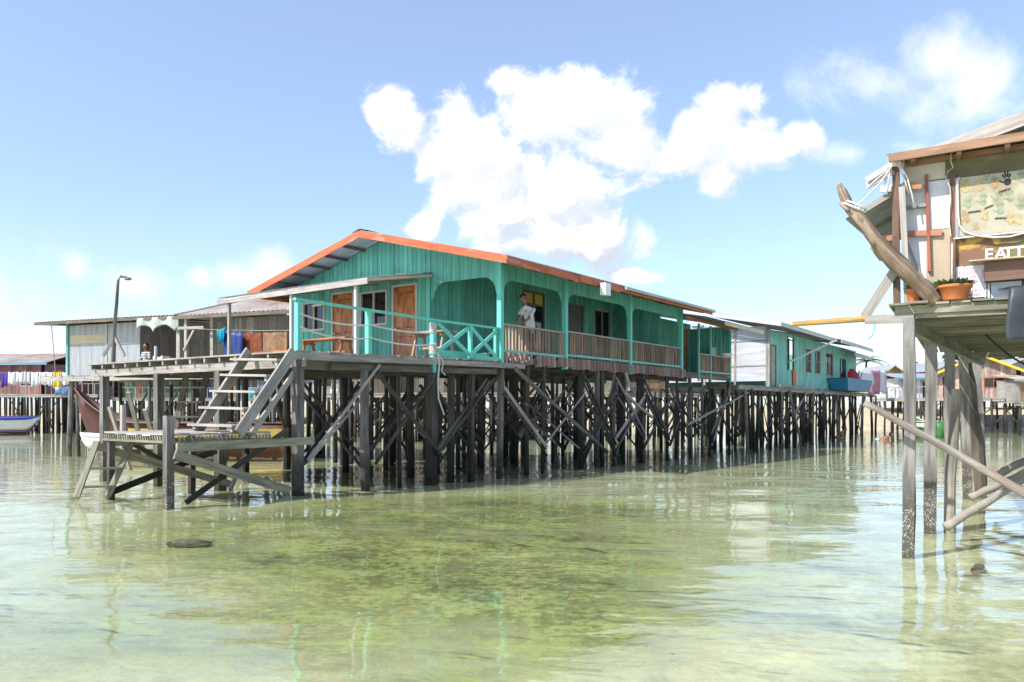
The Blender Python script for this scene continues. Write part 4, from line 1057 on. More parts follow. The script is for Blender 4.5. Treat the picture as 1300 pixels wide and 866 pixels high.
for t in (.06, 1.53, 3.0): en.box(pn, t-.04, t+.04, z2, 5.15, .012, .05)
en.box(pn, .05, 4.6, 3.40, 3.45, .015, .045); en.box(pn, .05, 4.6, 4.53, 4.57, .016, .04); pn.build('end_battens', 'grey', house2)
MB(FRH).beam((H2A, 0, z2-.1), (H2A, 0, e2), .14, .1, (1, 0, 0)).build('corner_post', 'grey', house2)
for (a0, a1, z0, b0_, rise) in ((H2A-.9, 29.2, 5.22, -.85, 1.0), (28.2, 35.9, 5.08, -1.25, 1.0), (33.5, H2E+.7, 4.72, -.75, 1.2)):
    r_ = MB(FRH); corrugated(r_, (a0, b0_, z0), (a1, b0_, z0-.05), (a0, 4, z0+rise), (a1, 4, z0+rise), .18, .02); ro_ = r_.build('roof', 'iron', house2, solid=.004)
    MB(FRH).beam((a0, b0_, z0-.09), (a1, b0_, z0-.14), .03, .17).build('eave_board', 'white_trim', ro_)
MB(FRH).beam((H2A-.92, -.85, 5.14), (H2A-.92, 4, 6.1), .03, .18).build('rake_board', 'white_trim', house2)
MB(FRH).pole((A2(999), -.1, 3.7), (A2(1031), -1.2, 4.98), .055, .05).build('roof_strut', 'white_trim', house2)
bkw = Wall((0, 5, 0), (1, 0, 0), (0, 1, 0), FRH); bkw.boards('back_wall', 'teal_pale', house2, H2A, H2E, z2, 5.4, .5)
fw_ = Wall((H2E, 0, 0), (0, 1, 0), (1, 0, 0), FRH); fw_.boards('end_wall', 'teal_pale', house2, .05, 5, z2, 5.0, .4)
fl = MB(FRH); planks(fl, EXT+.1, 41.5, -.35, 2.3, 2.44, 'x', .2); planks(fl, H2A, H2E, 2.3, 5, 2.44, 'x', .3); fl.build('floor', 'grey', house2)
bm = MB(FRH)
for b in (-.25, 1.2, 2.6, 4.6): bm.beam((EXT+.1, b, 2.33), (41.5, b, 2.30), .09, .15)
bm.beam((A2(976), -.5, 2.50), (A2(1022), -.5, 2.47), .06, .09)
bm.build('floor_beams', 'grey', house2)
a = EXT+.6; k = 0
while a < 41.6:
    for j, b in enumerate((-.25, .9, 2.0, 3.3, 4.6)):
        if j == 4 and k % 2: continue
        stilt(house2, a+R(-.3, .3), b+R(-.15, .15), 2.3, R(.05, .085), False, 'pile_grey' if (j == 0 and k % 4 == 0) else 'pile', .14)
    a += R(1.15, 1.55); k += 1
for i in range(60):
    a = R(EXT, 40); b = random.choice((-.3, .4, 1.2, 2.4)); L = R(1.2, 2.6)*random.choice((-1, 1))
    brace(house2, (a, b, R(0, .5)), (a+L, b+R(-.3, .3), R(1.5, 2.3)), R(.02, .04))
brace(house2, (A2(991), -.4, 2.3), (A2(1003), -.5, .0), .07, 'pile_grey'); brace(house2, (A2(999), -.4, 1.3), (A2(1014), -.4, 2.3), .05, 'grey')
tag(cloth('orange_cloth', (A2(1004.4), -.05, 3.36), (A2(1009.5), -.05, 3.36), .85, plain('orange_fabric', (.75, .14, .03), .8, .15), fr=FRH, nu=8, wav=.03, bottom=-.3), 'orange cloth hanging below the tall window of the paler teal house', 'laundry')
tubr = MB(FRH); ta0, ta1 = A2(1048), A2(1085)
def tubf(u, v):
    w_ = 1-.13*v; x = (ta0+ta1)/2+(u-.5)*(ta1-ta0)*w_; return Vector((x, -.65, 3.18-.66*v))
L_ = (ta1-ta0)/2; c_ = (ta0+ta1)/2
tubr.lathe((c_, -.55, 2.46), [(0, .03), (.82, .0), (.86, .06), (.99, .64), (1.03, .68), (1.0, .70), (.95, .66), (.8, .1), (0, .08)], 4, L_*1.25, .62)
ob = tubr.build('water_tub', 'blue_plastic'); 
# square tub: turn the four-sided lathe by 45 degrees in the house frame
me = ob.data; ctr = HM @ Vector((c_, -.55, 0)); inv = ob.matrix_world.inverted()
for v_ in me.vertices:
    p = HI @ (ob.matrix_world @ v_.co); dx_, dy_ = (p.x-c_)/(L_*1.25), (p.y+.55)/.62
    q = Vector((dx_*math.cos(PI/4)-dy_*math.sin(PI/4), dx_*math.sin(PI/4)+dy_*math.cos(PI/4), 0)); v_.co = inv @ (HM @ Vector((c_+q.x*L_*1.3, -.55+q.y*.75, p.z)))
tag(ob, 'large blue plastic tub on the walkway at the end of the paler teal house', 'tub')
rd = MB(FRH); rd.lathe((A2(1081), .1, 3.18), [(0, .75), (.35, .7), (.7, .45), (.8, .1), (.7, -.2), (.5, -.7), (0, -.72)], 12, 1.6, .6)
ob = rd.build('red_bundle', plain('red_cloth', (.42, .02, .04), .85, .3, 5), smooth=True); tag(ob, 'red cloth bundle heaped behind the blue tub', 'bundle')
ln = MB(FRH); la_ = A2(1087); lb_ = A2(1122); ln.tube(sagline((la_, -.1, 3.75), (lb_, -.3, 4.15), .15), .012); 
for a, z in ((la_, 3.8), (lb_, 4.2)): ln.pole((a, -.15, 2.2), (a, -.15, z), .04)
tag(ln.build('clothes_line', 'grey'), 'clothes line strung between two posts at the end of the walkway', 'clothes line')
for u0, u1, z, drop, m_, lab in ((1089, 1101, 3.75, .85, 'shirt', 'white sheet hanging right of the blue tub'), (1102, 1110, 4.0, 1.7, plain('pink_fabric', (.48, .20, .27), .85, .2, 5), 'dusty pink cloth hanging beside the white sheets on the walkway line'), (1110.5, 1118, 4.05, 1.55, 'shirt', 'long pale sheet hanging right of the dusty pink cloth')):
    tag(cloth('hanging_sheet', (A2(u0), -.22, z), (A2(u1), -.25, z+.08), drop, m_, fr=FRH, wav=.14, bottom=.8), lab, 'laundry', 'laundry on the walkway line')

# ------------------------------------------------------------------ grey iron house on the left
GP0 = G(87, 31.5); GT = Vector((.92, -.39, 0)).normalized(); GN = Vector((-.39, -.92, 0)).normalized()
gwl = Wall(GP0, GT, GN)
def tAt(u, n=0): 
    k = (u-U0)/F; o = gwl.o+gwl.n*n
    return (k*o.y-o.x)/(gwl.t.x-k*gwl.t.y)
def zT(v, t, n=0): return CH+(HV-v)/F*gwl.p(t, 0, n).y
grey_house = root('stilt_house', 'grey iron clad shack with open porch behind the jetty on the left', 'house', gwl.p(3, 0, -2))
gz, ge = 2.72, 4.90
tp = tAt(178); te = tAt(262)
gwl.boards('iron_wall', 'iron_grey', grey_house, 0, tp, gz, 4.78, .62, .02)
b_ = MB(); gwl.box(b_, .1, tAt(135), 4.05, 4.38, .01, .016); gwl.box(b_, tAt(136), tp, 3.95, 4.0, .012, .03); gwl.box(b_, tAt(135.5), tAt(136.5), gz, 4.75, .012, .035); b_.build('wall_battens', 'cream', grey_house)
MB().beam(gwl.p(-.02, gz-.1, .02), gwl.p(-.02, 4.85, .02), .1, .1, gwl.n).build('corner_post', 'teal_pale', grey_house)
gwl2 = Wall(gwl.p(0, 0, -2.2), GT, GN)
gwl2.boards('porch_wall', 'grey', grey_house, tp-.4, te+1.6, gz, 4.9, .35, openings=[(tAt(219, -2.2), tAt(229, -2.2), 0, 4.5)])
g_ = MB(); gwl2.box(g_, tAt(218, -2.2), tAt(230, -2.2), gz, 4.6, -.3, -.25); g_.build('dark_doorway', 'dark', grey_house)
gside = Wall(gwl.p(tp, 0, 0), -GN, GT); gside.boards('side_wall', 'grey', grey_house, .03, 2.2, gz, 4.8, .4)
gs2 = Wall(gwl.p(0, 0, 0), -GN, -GT); gs2.boards('side_wall', 'iron_grey', grey_house, .03, 5, gz, 4.9, .6)
r_ = MB(); corrugated(r_, gwl.p(-1.0, 4.88, .75), gwl.p(te+.1, 4.84, .75), gwl.p(-1.0, 5.22, -5), gwl.p(te+.1, 5.22, -5), .2, .02); ro_ = r_.build('roof', 'iron_rust', grey_house, solid=.004)
b_ = MB(); b_.beam(gwl.p(-1.0, 4.82, .72), gwl.p(te, 4.78, .72), .03, .10); 
for k in range(6): b_.beam(gwl.p(-.7+k*1.4, 4.81, .7), gwl.p(-.7+k*1.4, 5.2, -4.5), .05, .08)
b_.build('rafters', 'under', ro_)
for u, z0, w_ in ((228, gz, .16), (270, gz, .13)): MB().beam(gwl.p(tAt(u, .5), z0, .5), gwl.p(tAt(u, .5), 4.8, .5), w_, w_, gwl.n).build('porch_post', 'grey_light', grey_house)
MB().tube([gwl.p(tAt(80), 2.6, .3), gwl.p(tAt(80), 4.82, .5)], .015).build('guy_wire', 'grey', grey_house)
# scalloped white valance
v_ = MB(); va, vb = tAt(174, .7), tAt(226, .7)
def vf(u, v):
    sc_ = .42-.26*(abs(math.sin(PI*(u*2.0+.15)))**.7)
    return gwl.p(va+(vb-va)*u, 4.80-v*(sc_+.12), .72+.05*math.sin(u*17))
v_.slab(vf, 40, 5, GN*.006); tag(v_.build('cloth_valance', plain('pale_green_cloth', (.42, .47, .43), .85, .15), None, True), 'pale scalloped cloth valance hanging from the porch eave of the grey shack', 'valance')
# deck of the grey house
fl = MB(Matrix.Translation(gwl.o) @ Matrix.Rotation(math.atan2(GT.y, GT.x), 4, 'Z')); planks(fl, -.0, te+4, -1.1, 5, gz, 'y', .22)
fl.build('floor', 'grey', grey_house)
b_ = MB(); b_.beam(gwl.p(-.2, gz-.11, 1.12), gwl.p(4.2, gz-.13, 1.12), .05, .17); b_.beam(gwl.p(4.2, gz-.125, 1.118), gwl.p(te+3, gz-.15, 1.12), .05, .16)
for k in range(20): b_.beam(gwl.p(-.1+k*.6, gz-.05, 1.16), gwl.p(-.1+k*.6, gz-.05, -4), .07, .07)
b_.build('edge_beam', 'grey_light', grey_house)
def wstilt(parent, p, ztop, r=.07, mat='pile', zb=-.6, lean=.08):
    return MB().pole((p.x+R(-lean, lean), p.y+R(-lean, lean), zb), (p.x, p.y, ztop), r*1.05, r*.9, 8, 4, .15).build('stilt', mat, parent)
MB().pole(G(87, 30.2, -.6), G(90, 30.2, 2.75), .11, .10, 8, 5, .12).build('stilt', 'pile_grey', grey_house)
for t in (1.6, 3.4, 5.2, 7.0, 9, 11):
    for n_ in (.9, -1.2, -3.6):
        wstilt(grey_house, gwl.p(t+R(-.2, .2), 0, n_), gz-.2, R(.06, .09), 'pile_mid' if n_ > 0 else 'pile')
for k in range(7):
    t = 1.6+1.8*(k % 5); MB().pole(gwl.p(t, R(0, .5), .9-2*(k % 2)), gwl.p(t+1.7, R(1.6, 2.4), .9-2*(k % 2)), .035, .03).build('brace', 'brace', grey_house)
# person seated on the porch
ps = gwl.p(tAt(186, .1), gz, .1)
per = root('person', 'person in a striped top sitting on the porch floor of the grey shack', 'person', ps)
f3 = GN; s3 = GT; zz = Vector((0, 0, 1)); hp = ps+zz*.36; ch_ = hp+zz*.42; hd_ = ch_+zz*.32+f3*.03
st_ = MB(); 
for q in (-1, 1): st_.beam(ps+s3*q*.14-f3*.14, ps+s3*q*.14-f3*.14+zz*.26, .04, .04)
for q in (-1, 1): st_.beam(ps+s3*q*.14+f3*.14, ps+s3*q*.14+f3*.14+zz*.26, .04, .04)
st_.beam(ps-s3*.2+zz*.265, ps+s3*.2+zz*.265, .34, .03); tag(st_.build('stool', 'grey'), 'low wooden stool under the seated person on the grey porch', 'stool')
pb = [[(hp, .13), (hp.lerp(ch_, .5), .12), (ch_, .135)], [(ch_-s3*.16+zz*.08, .05), (ch_+s3*.16+zz*.08, .05)], [(ch_+zz*.1, .06), (hd_-zz*.05, .05)]]
for q in (-1, 1):
    kn = hp+f3*.38+s3*q*.12+zz*.06; ft = kn+f3*.05-zz*.36; pb += [[(hp+s3*q*.09, .08), (kn, .06), (ft, .04)], [(ft-zz*.02, .04), (ft+f3*.15-zz*.035, .03)]]
    el = ch_+s3*q*.22-zz*.18+f3*.06; wr = kn-f3*.08+zz*.08; pb += [[(ch_+s3*q*.16+zz*.08, .048), (el, .038), (wr, .026)]]+hand_parts(wr, f3-zz*.4, zz, -s3*q)
body_mesh('body', 'skin', pb+head_parts(hd_, f3), .014, per); eyes(hd_, f3, per)
body_mesh('hair', 'hair', [[(hd_-f3*.02+zz*.045, .098)], [(hd_-f3*.05, .088)]], .014, per, 3)
mstripe = wood('striped_fabric', (.6, .58, .55), (.04, .04, .05), grain=1, bump=0)
sm_, nt_, ot_ = new_mat('striped_cloth'); n = N(nt_); pz = n('SeparateXYZ', {0: n('NewGeometry').outputs['Position']}).outputs[2]
fz = n.math('GREATER_THAN', n.math('SINE', n.math('MULTIPLY', pz, 95.0)), .0); bs = n('BsdfPrincipled', {'Base Color': n.mix(fz, (.05, .05, .06, 1), (.65, .63, .6, 1)), 'Roughness': .85}); nt_.links.new(bs.outputs[0], ot_.inputs[0]); M['stripe'] = sm_
body_mesh('striped_top', 'stripe', [[(hp, .14), (hp.lerp(ch_, .5), .135), (ch_, .147)], [(ch_-s3*.16+zz*.08, .062), (ch_+s3*.16+zz*.08, .062)], [(ch_-s3*.16+zz*.08, .06), (ch_-s3*.21-zz*.12+f3*.04, .055)], [(ch_+s3*.16+zz*.08, .06), (ch_+s3*.21-zz*.12+f3*.04, .055)]], .015, per, 4)
ds = MB(); cD = gwl2.p(tAt(194, -2.2), 4.35, .06); 
def disc(mb, c, r, nrm, t, th=.04, n_=24):
    t = Vector(t).normalized(); nrm = Vector(nrm).normalized(); z = Vector((0, 0, 1))
    mb.poly([c+t*math.cos(2*PI*i/n_)*r+z*math.sin(2*PI*i/n_)*r for i in range(n_)], nrm*th)
disc(ds, cD, .36, GN, GT); disc(ds, cD+GN*.041, .25, GN, GT, .02); tag(ds.build('round_basin', 'dk_grey'), 'dark round basin hung on the porch wall of the grey shack', 'basin')
cr = root('slatted_crate', 'small white slatted crate beside the seated person on the grey porch', 'crate', gwl.p(tAt(205, .5), gz, .5)); b_ = MB()
for k in range(5): gwl.box(b_, tAt(200, .5), tAt(210, .5), gz+.02+k*.13, gz+.10+k*.13, .68, .70)
b_.build('slats', 'white', cr); b_ = MB()
for u in (200, 210): gwl.box(b_, tAt(u, .5)-.03, tAt(u, .5)+.03, gz, gz+.68, .3, .68)
b_.build('ends', 'white', cr)
o = MB().pole(gwl.p(tAt(197, 1), gz, 1), gwl.p(tAt(198, 1), gz+1.0, 1), .06, .055).build('mooring_post', 'white_trim'); tag(o, 'short white mooring post at the deck edge of the grey shack', 'post')

# ------------------------------------------------------------------ rusty roofed house between the grey shack and the deck
RP = G(262, 29.0); rwl = Wall(RP, GT, GN)
rusty = root('stilt_house', 'grey boarded house with rust streaked hip roof and railing behind the awning', 'house', RP)
rwl.boards('wall', 'grey', rusty, 1.0, 6.6, gz, 4.75, .17); rw2 = Wall(rwl.p(.98, 0, 0), -GN, -GT); rw2.boards('side_wall', 'grey', rusty, 0.03, 5, gz, 4.8, .3)
r_ = MB(); e0, e1 = rwl.p(-.4, 4.78, 1.2), rwl.p(7.5, 4.74, 1.2); k0, k1 = rwl.p(2.1, 5.95, -2.0), rwl.p(3.4, 5.95, -2.0); h0 = rwl.p(-.4, 4.78, -5)
corrugated(r_, e0, e1, k0, k1, .2, .015, 5); corrugated(r_, h0, e0, k0-GT*.02, k0, .2, .015, 5); ro_ = r_.build('roof', 'iron_rust', rusty, solid=.004)
cp = MB(); cp.beam(e0+Vector((0, 0, .04)), k0+Vector((0, 0, .04)), .3, .02); cp.beam(k0+Vector((0, 0, .03)), k1+Vector((0, 0, .03)), .3, .03); cp.build('ridge_cap', 'white', ro_)
b_ = MB(); b_.beam(e0+Vector((0, 0, -.07)), e1+Vector((0, 0, -.07)), .04, .12); b_.build('eave_board', 'under', ro_)
MB().beam(rwl.p(.05, gz, 1.0), rwl.p(.05, 4.7, 1.0), .12, .12, GN).build('porch_post', 'grey_light', rusty); b_ = MB(); b_.beam(rwl.p(-.3, 4.35, 1.05), rwl.p(.9, 4.33, 1.05), .04, .1); b_.beam(rwl.p(.0, 3.55, 1.08), rwl.p(.45, 4.25, 1.06), .05, .07); b_.build('cross_bar', 'grey_light', rusty)
rl = MB(); rl.beam(rwl.p(2.0, gz+.75, 1.1), rwl.p(7.2, gz+.75, 1.1), .07, .06)
for k in range(22): rl.beam(rwl.p(2.05+k*.24, gz, 1.1), rwl.p(2.05+k*.24, gz+.72, 1.1), .07, .04, GN)
rl.build('railing', 'cream', rusty)
fr_r = Matrix.Translation(rwl.o) @ Matrix.Rotation(math.atan2(GT.y, GT.x), 4, 'Z'); fl = MB(fr_r); planks(fl, -.2, 7.5, -1.3, 5, gz-.02, 'y', .25); fl.build('floor', 'grey', rusty)
for t in (.4, 2.4, 4.4, 6.4):
    for n_ in (1.0, -1.2, -3.6): wstilt(rusty, rwl.p(t, 0, n_), gz-.06, .075)
def rt(u, n=1.15):
    k = (u-U0)/F; o = rwl.o+rwl.n*n; return (k*o.y-o.x)/(rwl.t.x-k*rwl.t.y)
for u0, u1, c, lab in ((306, 333, (.20, .055, .025), 'dark red brown rug hung over the line behind the awning posts'), (334, 365, (.26, .15, .085), 'light brown rug hung right of the dark red rug')):
    o = cloth('rug', rwl.p(rt(u0, 1.3), 4.05, 1.3), rwl.p(rt(u1, 1.3), 4.05, 1.3), .98, plain('rug_cloth', c, .95, .4, 5, second=sc3(c, 1.6), sec_amt=.3), nrm=GN, wav=.02, th=.015); tag(o, lab, 'rug', 'rugs on the line')
o = cloth('tarpaulin', rwl.p(rt(284, 1.5), 4.2, 1.5), rwl.p(rt(308, 1.5), 4.05, 1.5), 1.35, 'blue_tarp', nrm=GN, wav=.06); tag(o, 'deep blue tarpaulin hanging behind the left awning post', 'tarpaulin')
o = cloth('hanging_cloth', rwl.p(rt(276, 1.6), 4.18, 1.6), rwl.p(rt(286, 1.6), 4.25, 1.6), .5, 'cyan', nrm=GN, wav=.05, bottom=-.15); tag(o, 'small cyan cloth hanging left of the blue tarpaulin', 'laundry')
o = MB().tube(sagline(rwl.p(.1, 4.32, 1.4), rwl.p(7.3, 4.05, 1.3), .1), .012).build('clothes_line', 'grey'); tag(o, 'clothes line carrying the rugs behind the awning posts', 'clothes line')

# ------------------------------------------------------------------ boats
def boat(name, label, bow, stern, beam, gun, keel, bowrise, hullmat, stripe=None, inner='under', cat='boat', group=None, sternrise=.0, blunt=.65, st0=.015):
    bow, stern = Vector(bow), Vector(stern); r = root(name, label, cat, (bow+stern)/2); d = stern-bow; L = d.length; d.normalize(); s = Vector((-d.y, d.x, 0))
    def sec(t, q, out=0.0):
        """t 0 bow..1 stern; q -1..1 around the section"""
        wd = beam/2*min(1, (t/.42)**.6 if t < .42 else 1)*(1-(1-blunt)*max(0, (t-.6)/.4)**1.5)
        zg = gun+bowrise*max(0, 1-t/.34)**2.0+sternrise*max(0, (t-.75)/.25)**2
        zk = keel+(bowrise+gun-keel-.12)*max(0, 1-t/.16)**2.0
        a = q*PI/2; yv = math.sin(a); zv_ = 1-abs(math.cos(a))**.75
        return bow+d*(t*L)+s*(yv*(wd+out))+Vector((0, 0, zk+(zg-zk)*zv_))
    h_ = MB(); h_.slab(lambda u, v: sec(v, u*2-1), 16, 30, (0, 0, .0)); h_.slab(lambda u, v: sec(v, u*2-1, -.05)+Vector((0, 0, .035)), 16, 30, (0, 0, 0))
    h_.poly([sec(1, k/6-1) for k in range(13)], d*.03)
    h_.build('hull', hullmat, r, True)
    g_ = MB()
    for q in (-1, 1): g_.tube([sec(k/24, q, .01)+Vector((0, 0, .02)) for k in range(25)], .03)
    g_.build('gunwale', stripe[0][2] if stripe and st0 < .1 else hullmat, r)
    for q0, q1, m_ in stripe or ():
        b_ = MB()
        for sg in (-1, 1): b_.grid(lambda u, v, sg=sg: sec(st0+(.99-st0)*v, sg*(q0+(q1-q0)*u), .014), 3, 30)
        b_.build('stripe', m_, r, True)
    t_ = MB()
    for t in (.35, .55, .75): t_.beam(sec(t, -.85), sec(t, .85), .2, .03)
    t_.build('thwarts', inner, r); return r
M['redbrown'] = plain('red_brown_hull', (.085, .028, .022), .5, .3, 3)
M['hullyellow'] = plain('yellow_hull_band', (.42, .31, .06), .5, .2, 3)
boat('longboat', 'long red brown boat with yellow side band and high prow moored behind the jetty', G(95, 27.2, 0), G(368, 26.4, 0), 1.4, .98, -.15, 1.2, 'redbrown', [(.80, .95, 'hullyellow')], st0=.30)
M['hullred'] = plain('red_hull', (.40, .03, .03), .4, .2); M['hullblue'] = plain('blue_hull', (.08, .07, .42), .4, .2); M['hullwhite'] = plain('white_hull', (.68, .68, .68), .4, .12)
boat('speedboat', 'white speedboat with red, yellow and blue hull stripes at far left', G(51, 47, 0), G(-70, 45.5, 0), 1.7, .98, -.15, .04, 'hullwhite', [(.94, .99, 'hullblue'), (.60, .66, 'yellowbright'), (.50, .59, 'hullblue'), (.0, .49, 'redbrown')], 'white')
boat('dinghy', 'small pale flat dinghy floating behind the landing stage', G(98, 27.5, 0) if False else W(103, 566, 23.2), W(205, 566, 22.4), .9, .28, -.1, .08, 'hullwhite', None, 'white')
boat('canoe', 'small canoe with green side and white gunwale far behind the right shack stilts', G(1158, 44, 0), G(1196, 41, 0), .9, .75, -.1, .3, plain('green_hull', (.05, .18, .06), .5, .2), [(.86, .98, 'hullwhite')])

# ------------------------------------------------------------------ shore huts
def hut(label, u0, Y0, u1, Y1, zf, ze, dep, wallmat, roofmat, roof='shed', trim='white_trim', holes=(), deckd=1.0, rise=.6, over=.5, ns=5, bw=.3, stiltmat='pile', grp='huts along the far shore', wtrim='white_trim'):
    p0, p1 = G(u0, Y0), G(u1, Y1); t = (p1-p0); L = t.length; t.normalize(); nrm = Vector((t.y, -t.x, 0)); wl = Wall(p0, t, nrm)
    r = root('shore_hut', label, 'hut', (p0+p1)/2-nrm*dep/2, 0, grp)
    hs = [(a*L, b*L, zf+(ze-zf)*c, zf+(ze-zf)*d_) for k_, a, b, c, d_ in holes]
    if roof == 'gable': top = lambda x: ze+rise*(1-abs(x/L*2-1))
    else: top = lambda x: ze
    wl.boards('wall', wallmat, r, 0, L, zf, top, bw, openings=hs)
    sdw = MB()
    for x in (.01, L-.01): sdw.beam(wl.p(x, (zf+ze)/2, -.03), wl.p(x, (zf+ze)/2, -dep), .03, ze-zf)
    sdw.beam(wl.p(0, (zf+ze)/2, -dep), wl.p(L, (zf+ze)/2, -dep), .03, ze-zf); sdw.build('side_walls', wallmat, r)
    for (k_, *_), (a, b, c, d_) in zip(holes, hs):
        if k_ == 'w': wl.window(r, a, b, c, d_, 1, wtrim, .06)
        else:
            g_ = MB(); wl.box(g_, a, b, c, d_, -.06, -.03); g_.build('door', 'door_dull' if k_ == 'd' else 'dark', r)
    rm = MB(); rb = MB()
    if roof == 'gable':
        for sg in (0, 1):
            x0 = -over if sg == 0 else L+over; k = over*rise/(L/2)
            corrugated(rm, wl.p(x0, ze-k, over), wl.p(x0, ze-k, -dep-over), wl.p(L/2, ze+rise+.03, over), wl.p(L/2, ze+rise+.03, -dep-over), .22, .015)
            rb.beam(wl.p(x0, ze-k-.06, over+.02), wl.p(L/2, ze+rise-.05, over+.02), .03, .16)
    elif roof == 'shed':
        corrugated(rm, wl.p(-over, ze+.02, over), wl.p(L+over, ze+.02, over), wl.p(-over, ze+rise, -dep-over), wl.p(L+over, ze+rise, -dep-over), .22, .015)
        rb.beam(wl.p(-over, ze-.05, over+.02), wl.p(L+over, ze-.05, over+.02), .03, .14)
    else:
        corrugated(rm, wl.p(-over, ze+.02, over), wl.p(L+over, ze+.02, over), wl.p(-over, ze+rise, -dep/2), wl.p(L+over, ze+rise, -dep/2), .22, .015)
        corrugated(rm, wl.p(-over, ze+.02, -dep-over), wl.p(L+over, ze+.02, -dep-over), wl.p(-over, ze+rise, -dep/2), wl.p(L+over, ze+rise, -dep/2), .22, .015)
        rb.beam(wl.p(-over, ze-.05, over+.02), wl.p(L+over, ze-.05, over+.02), .03, .16)
    ro = rm.build('roof', roofmat, r, solid=.004); rb.build('eave_board', trim, ro)
    fl = MB(); fl.beam(wl.p(-.4, zf-.06, (deckd-dep)/2), wl.p(L+.4, zf-.06, (deckd-dep)/2), deckd+dep, .08); fl.beam(wl.p(-.4, zf-.2, deckd-.05), wl.p(L+.4, zf-.2, deckd-.05), .06, .14); fl.build('deck', 'grey', r)
    for i in range(ns):
        for n_ in ((deckd-.1, -dep*.5) if ns < 11 else (deckd-.1, deckd-1.6, -1.6, -3.6)):
            x = -.2+(L+.4)*i/max(1, ns-1)+R(-.2, .2); p = wl.p(x, 0, n_); wstilt(r, p, zf-.1, R(.06, .1), stiltmat, ground_z(p.x, p.y)-.3)
    for i in range(max(1, ns//2) if ns < 11 else 20):
        x = L*R(0, .8); MB().pole(wl.p(x, R(.1, .5), deckd-.2), wl.p(x+R(.8, 1.8)*random.choice((-1, 1)), zf-.25, deckd-.2), .04, .035).build('brace', 'brace', r)
    return r, wl, L
M['pinkwall'] = wood('pinkish_wall', (.40, .20, .18), grain=5, stain=.2); M['bluetrim'] = plain('blue_trim', (.12, .30, .38), .6, .15)
M['creamwall'] = wood('cream_wall', (.60, .52, .40), grain=5, stain=.2); M['whitewall'] = wood('whitewashed_wall', (.62, .62, .62), grain=5, stain=.3)
M['greenwall'] = wood('green_wall', (.15, .22, .14), grain=5, stain=.3); M['bluewall'] = wood('blue_wall', (.20, .25, .31), grain=5, stain=.3)
M['tanwall'] = wood('ochre_wall', (.58, .42, .16), grain=4, stain=.15); M['palepink'] = wood('pale_pink_wall', (.62, .45, .36), grain=5, stain=.2); M['redtrim'] = plain('red_trim', (.55, .10, .05), .6, .2)
hut('dusky pink hut with blue eave and rust patched roof at far left edge', -60, 58, 57, 57, 2.5, 4.72, 5, 'pinkwall', 'iron_rust', 'ridge', 'bluetrim', [('w', .74, .86, .28, .62)], 2.2, .9, .7, 9)
hut('low red hut with rusty roof behind the purple washing', 61, 60, 92, 61, 2.5, 4.2, 4, 'pinkwall', 'iron_rust', 'ridge', 'white_trim', [('w', .5, .8, .3, .7)], 1.5, .7, .6, 4)
hut('rose coloured hut glimpsed under the grey shack floor', 100, 62, 150, 62, 2.4, 4.3, 4, 'palepink', 'iron', 'shed', 'white_trim', [('d', .2, .4, 0, .85), ('w', .6, .85, .4, .8)], 1.6, .5, .5, 5)
hut('green railed hut glimpsed behind the prow of the longboat', 158, 60, 245, 61, 2.3, 4.3, 4, 'greenwall', 'iron', 'shed', 'cream', [('d', .15, .28, 0, .85), ('w', .5, .66, .4, .8), ('k', .8, .92, 0, .8)], 1.8, .5, .5, 7)
hut('slate blue hut glimpsed through the staircase', 255, 63, 340, 63, 2.3, 4.4, 4, 'bluewall', 'iron_rust', 'shed', 'white_trim', [('d', .4, .52, 0, .85), ('w', .65, .85, .4, .8)], 1.8, .5, .5, 6)
hut('whitewashed hut glimpsed under the front deck', 352, 66, 450, 66, 2.4, 4.6, 4, 'whitewall', 'iron', 'shed', 'bluetrim', [('d', .2, .32, 0, .85), ('w', .5, .7, .4, .8)], 1.8, .5, .5, 7)
hut('cream hut glimpsed under the gable of the teal house', 465, 68, 560, 68, 2.5, 4.6, 4, 'creamwall', 'iron_rust', 'shed', 'redtrim', [('k', .2, .32, 0, .85), ('w', .55, .75, .4, .8)], 1.8, .5, .5, 7)
hut('pink washed hut glimpsed between the middle stilts', 580, 72, 680, 72, 2.6, 4.8, 4, 'pinkwall', 'iron', 'shed', 'white_trim', [('d', .3, .42, 0, .85), ('w', .6, .8, .4, .8)], 1.8, .5, .5, 7)
hut('pale hut standing on sand behind the verandah stilts', 720, 92, 850, 92, 2.9, 5.0, 5, 'creamwall', 'iron', 'shed', 'white_trim', [('d', .3, .42, 0, .85), ('w', .6, .8, .4, .8)], 1.2, .5, .5, 5)
hut('ochre gabled hut with white roof edge right of the palm', 1116, 82, 1151, 82, 2.9, 5.0, 6, 'tanwall', 'iron', 'gable', 'white_trim', [('w', .1, .25, .2, .6)], 1.0, 1.0, .5, 4)
hut('white hut with pale blue iron roof behind the nearest shack stilts', 1141, 66, 1196, 66, 2.35, 4.0, 5, 'whitewall', 'iron', 'ridge', 'bluetrim', [('d', .12, .25, 0, .85), ('k', .55, .7, 0, .8)], 1.6, .5, .6, 6)
hut('lilac gabled hut peeping over the yellow edged roofs', 1184, 78, 1232, 78, 3.2, 5.4, 6, wood('lilac_wall', (.36, .34, .42), grain=5), 'iron', 'gable', 'white_trim', [('w', .4, .6, .3, .7)], 1.0, .8, .7, 4)
hut('pale pink hut with bright yellow roof edge and red lintel', 1192, 54, 1297, 52, 2.2, 4.0, 5, 'palepink', 'iron_rust', 'gable', 'yellowbright', [('k', .05, .2, 0, .8), ('w', .56, .78, .38, .72)], 1.6, 1.1, .6, 9, wtrim='redtrim')
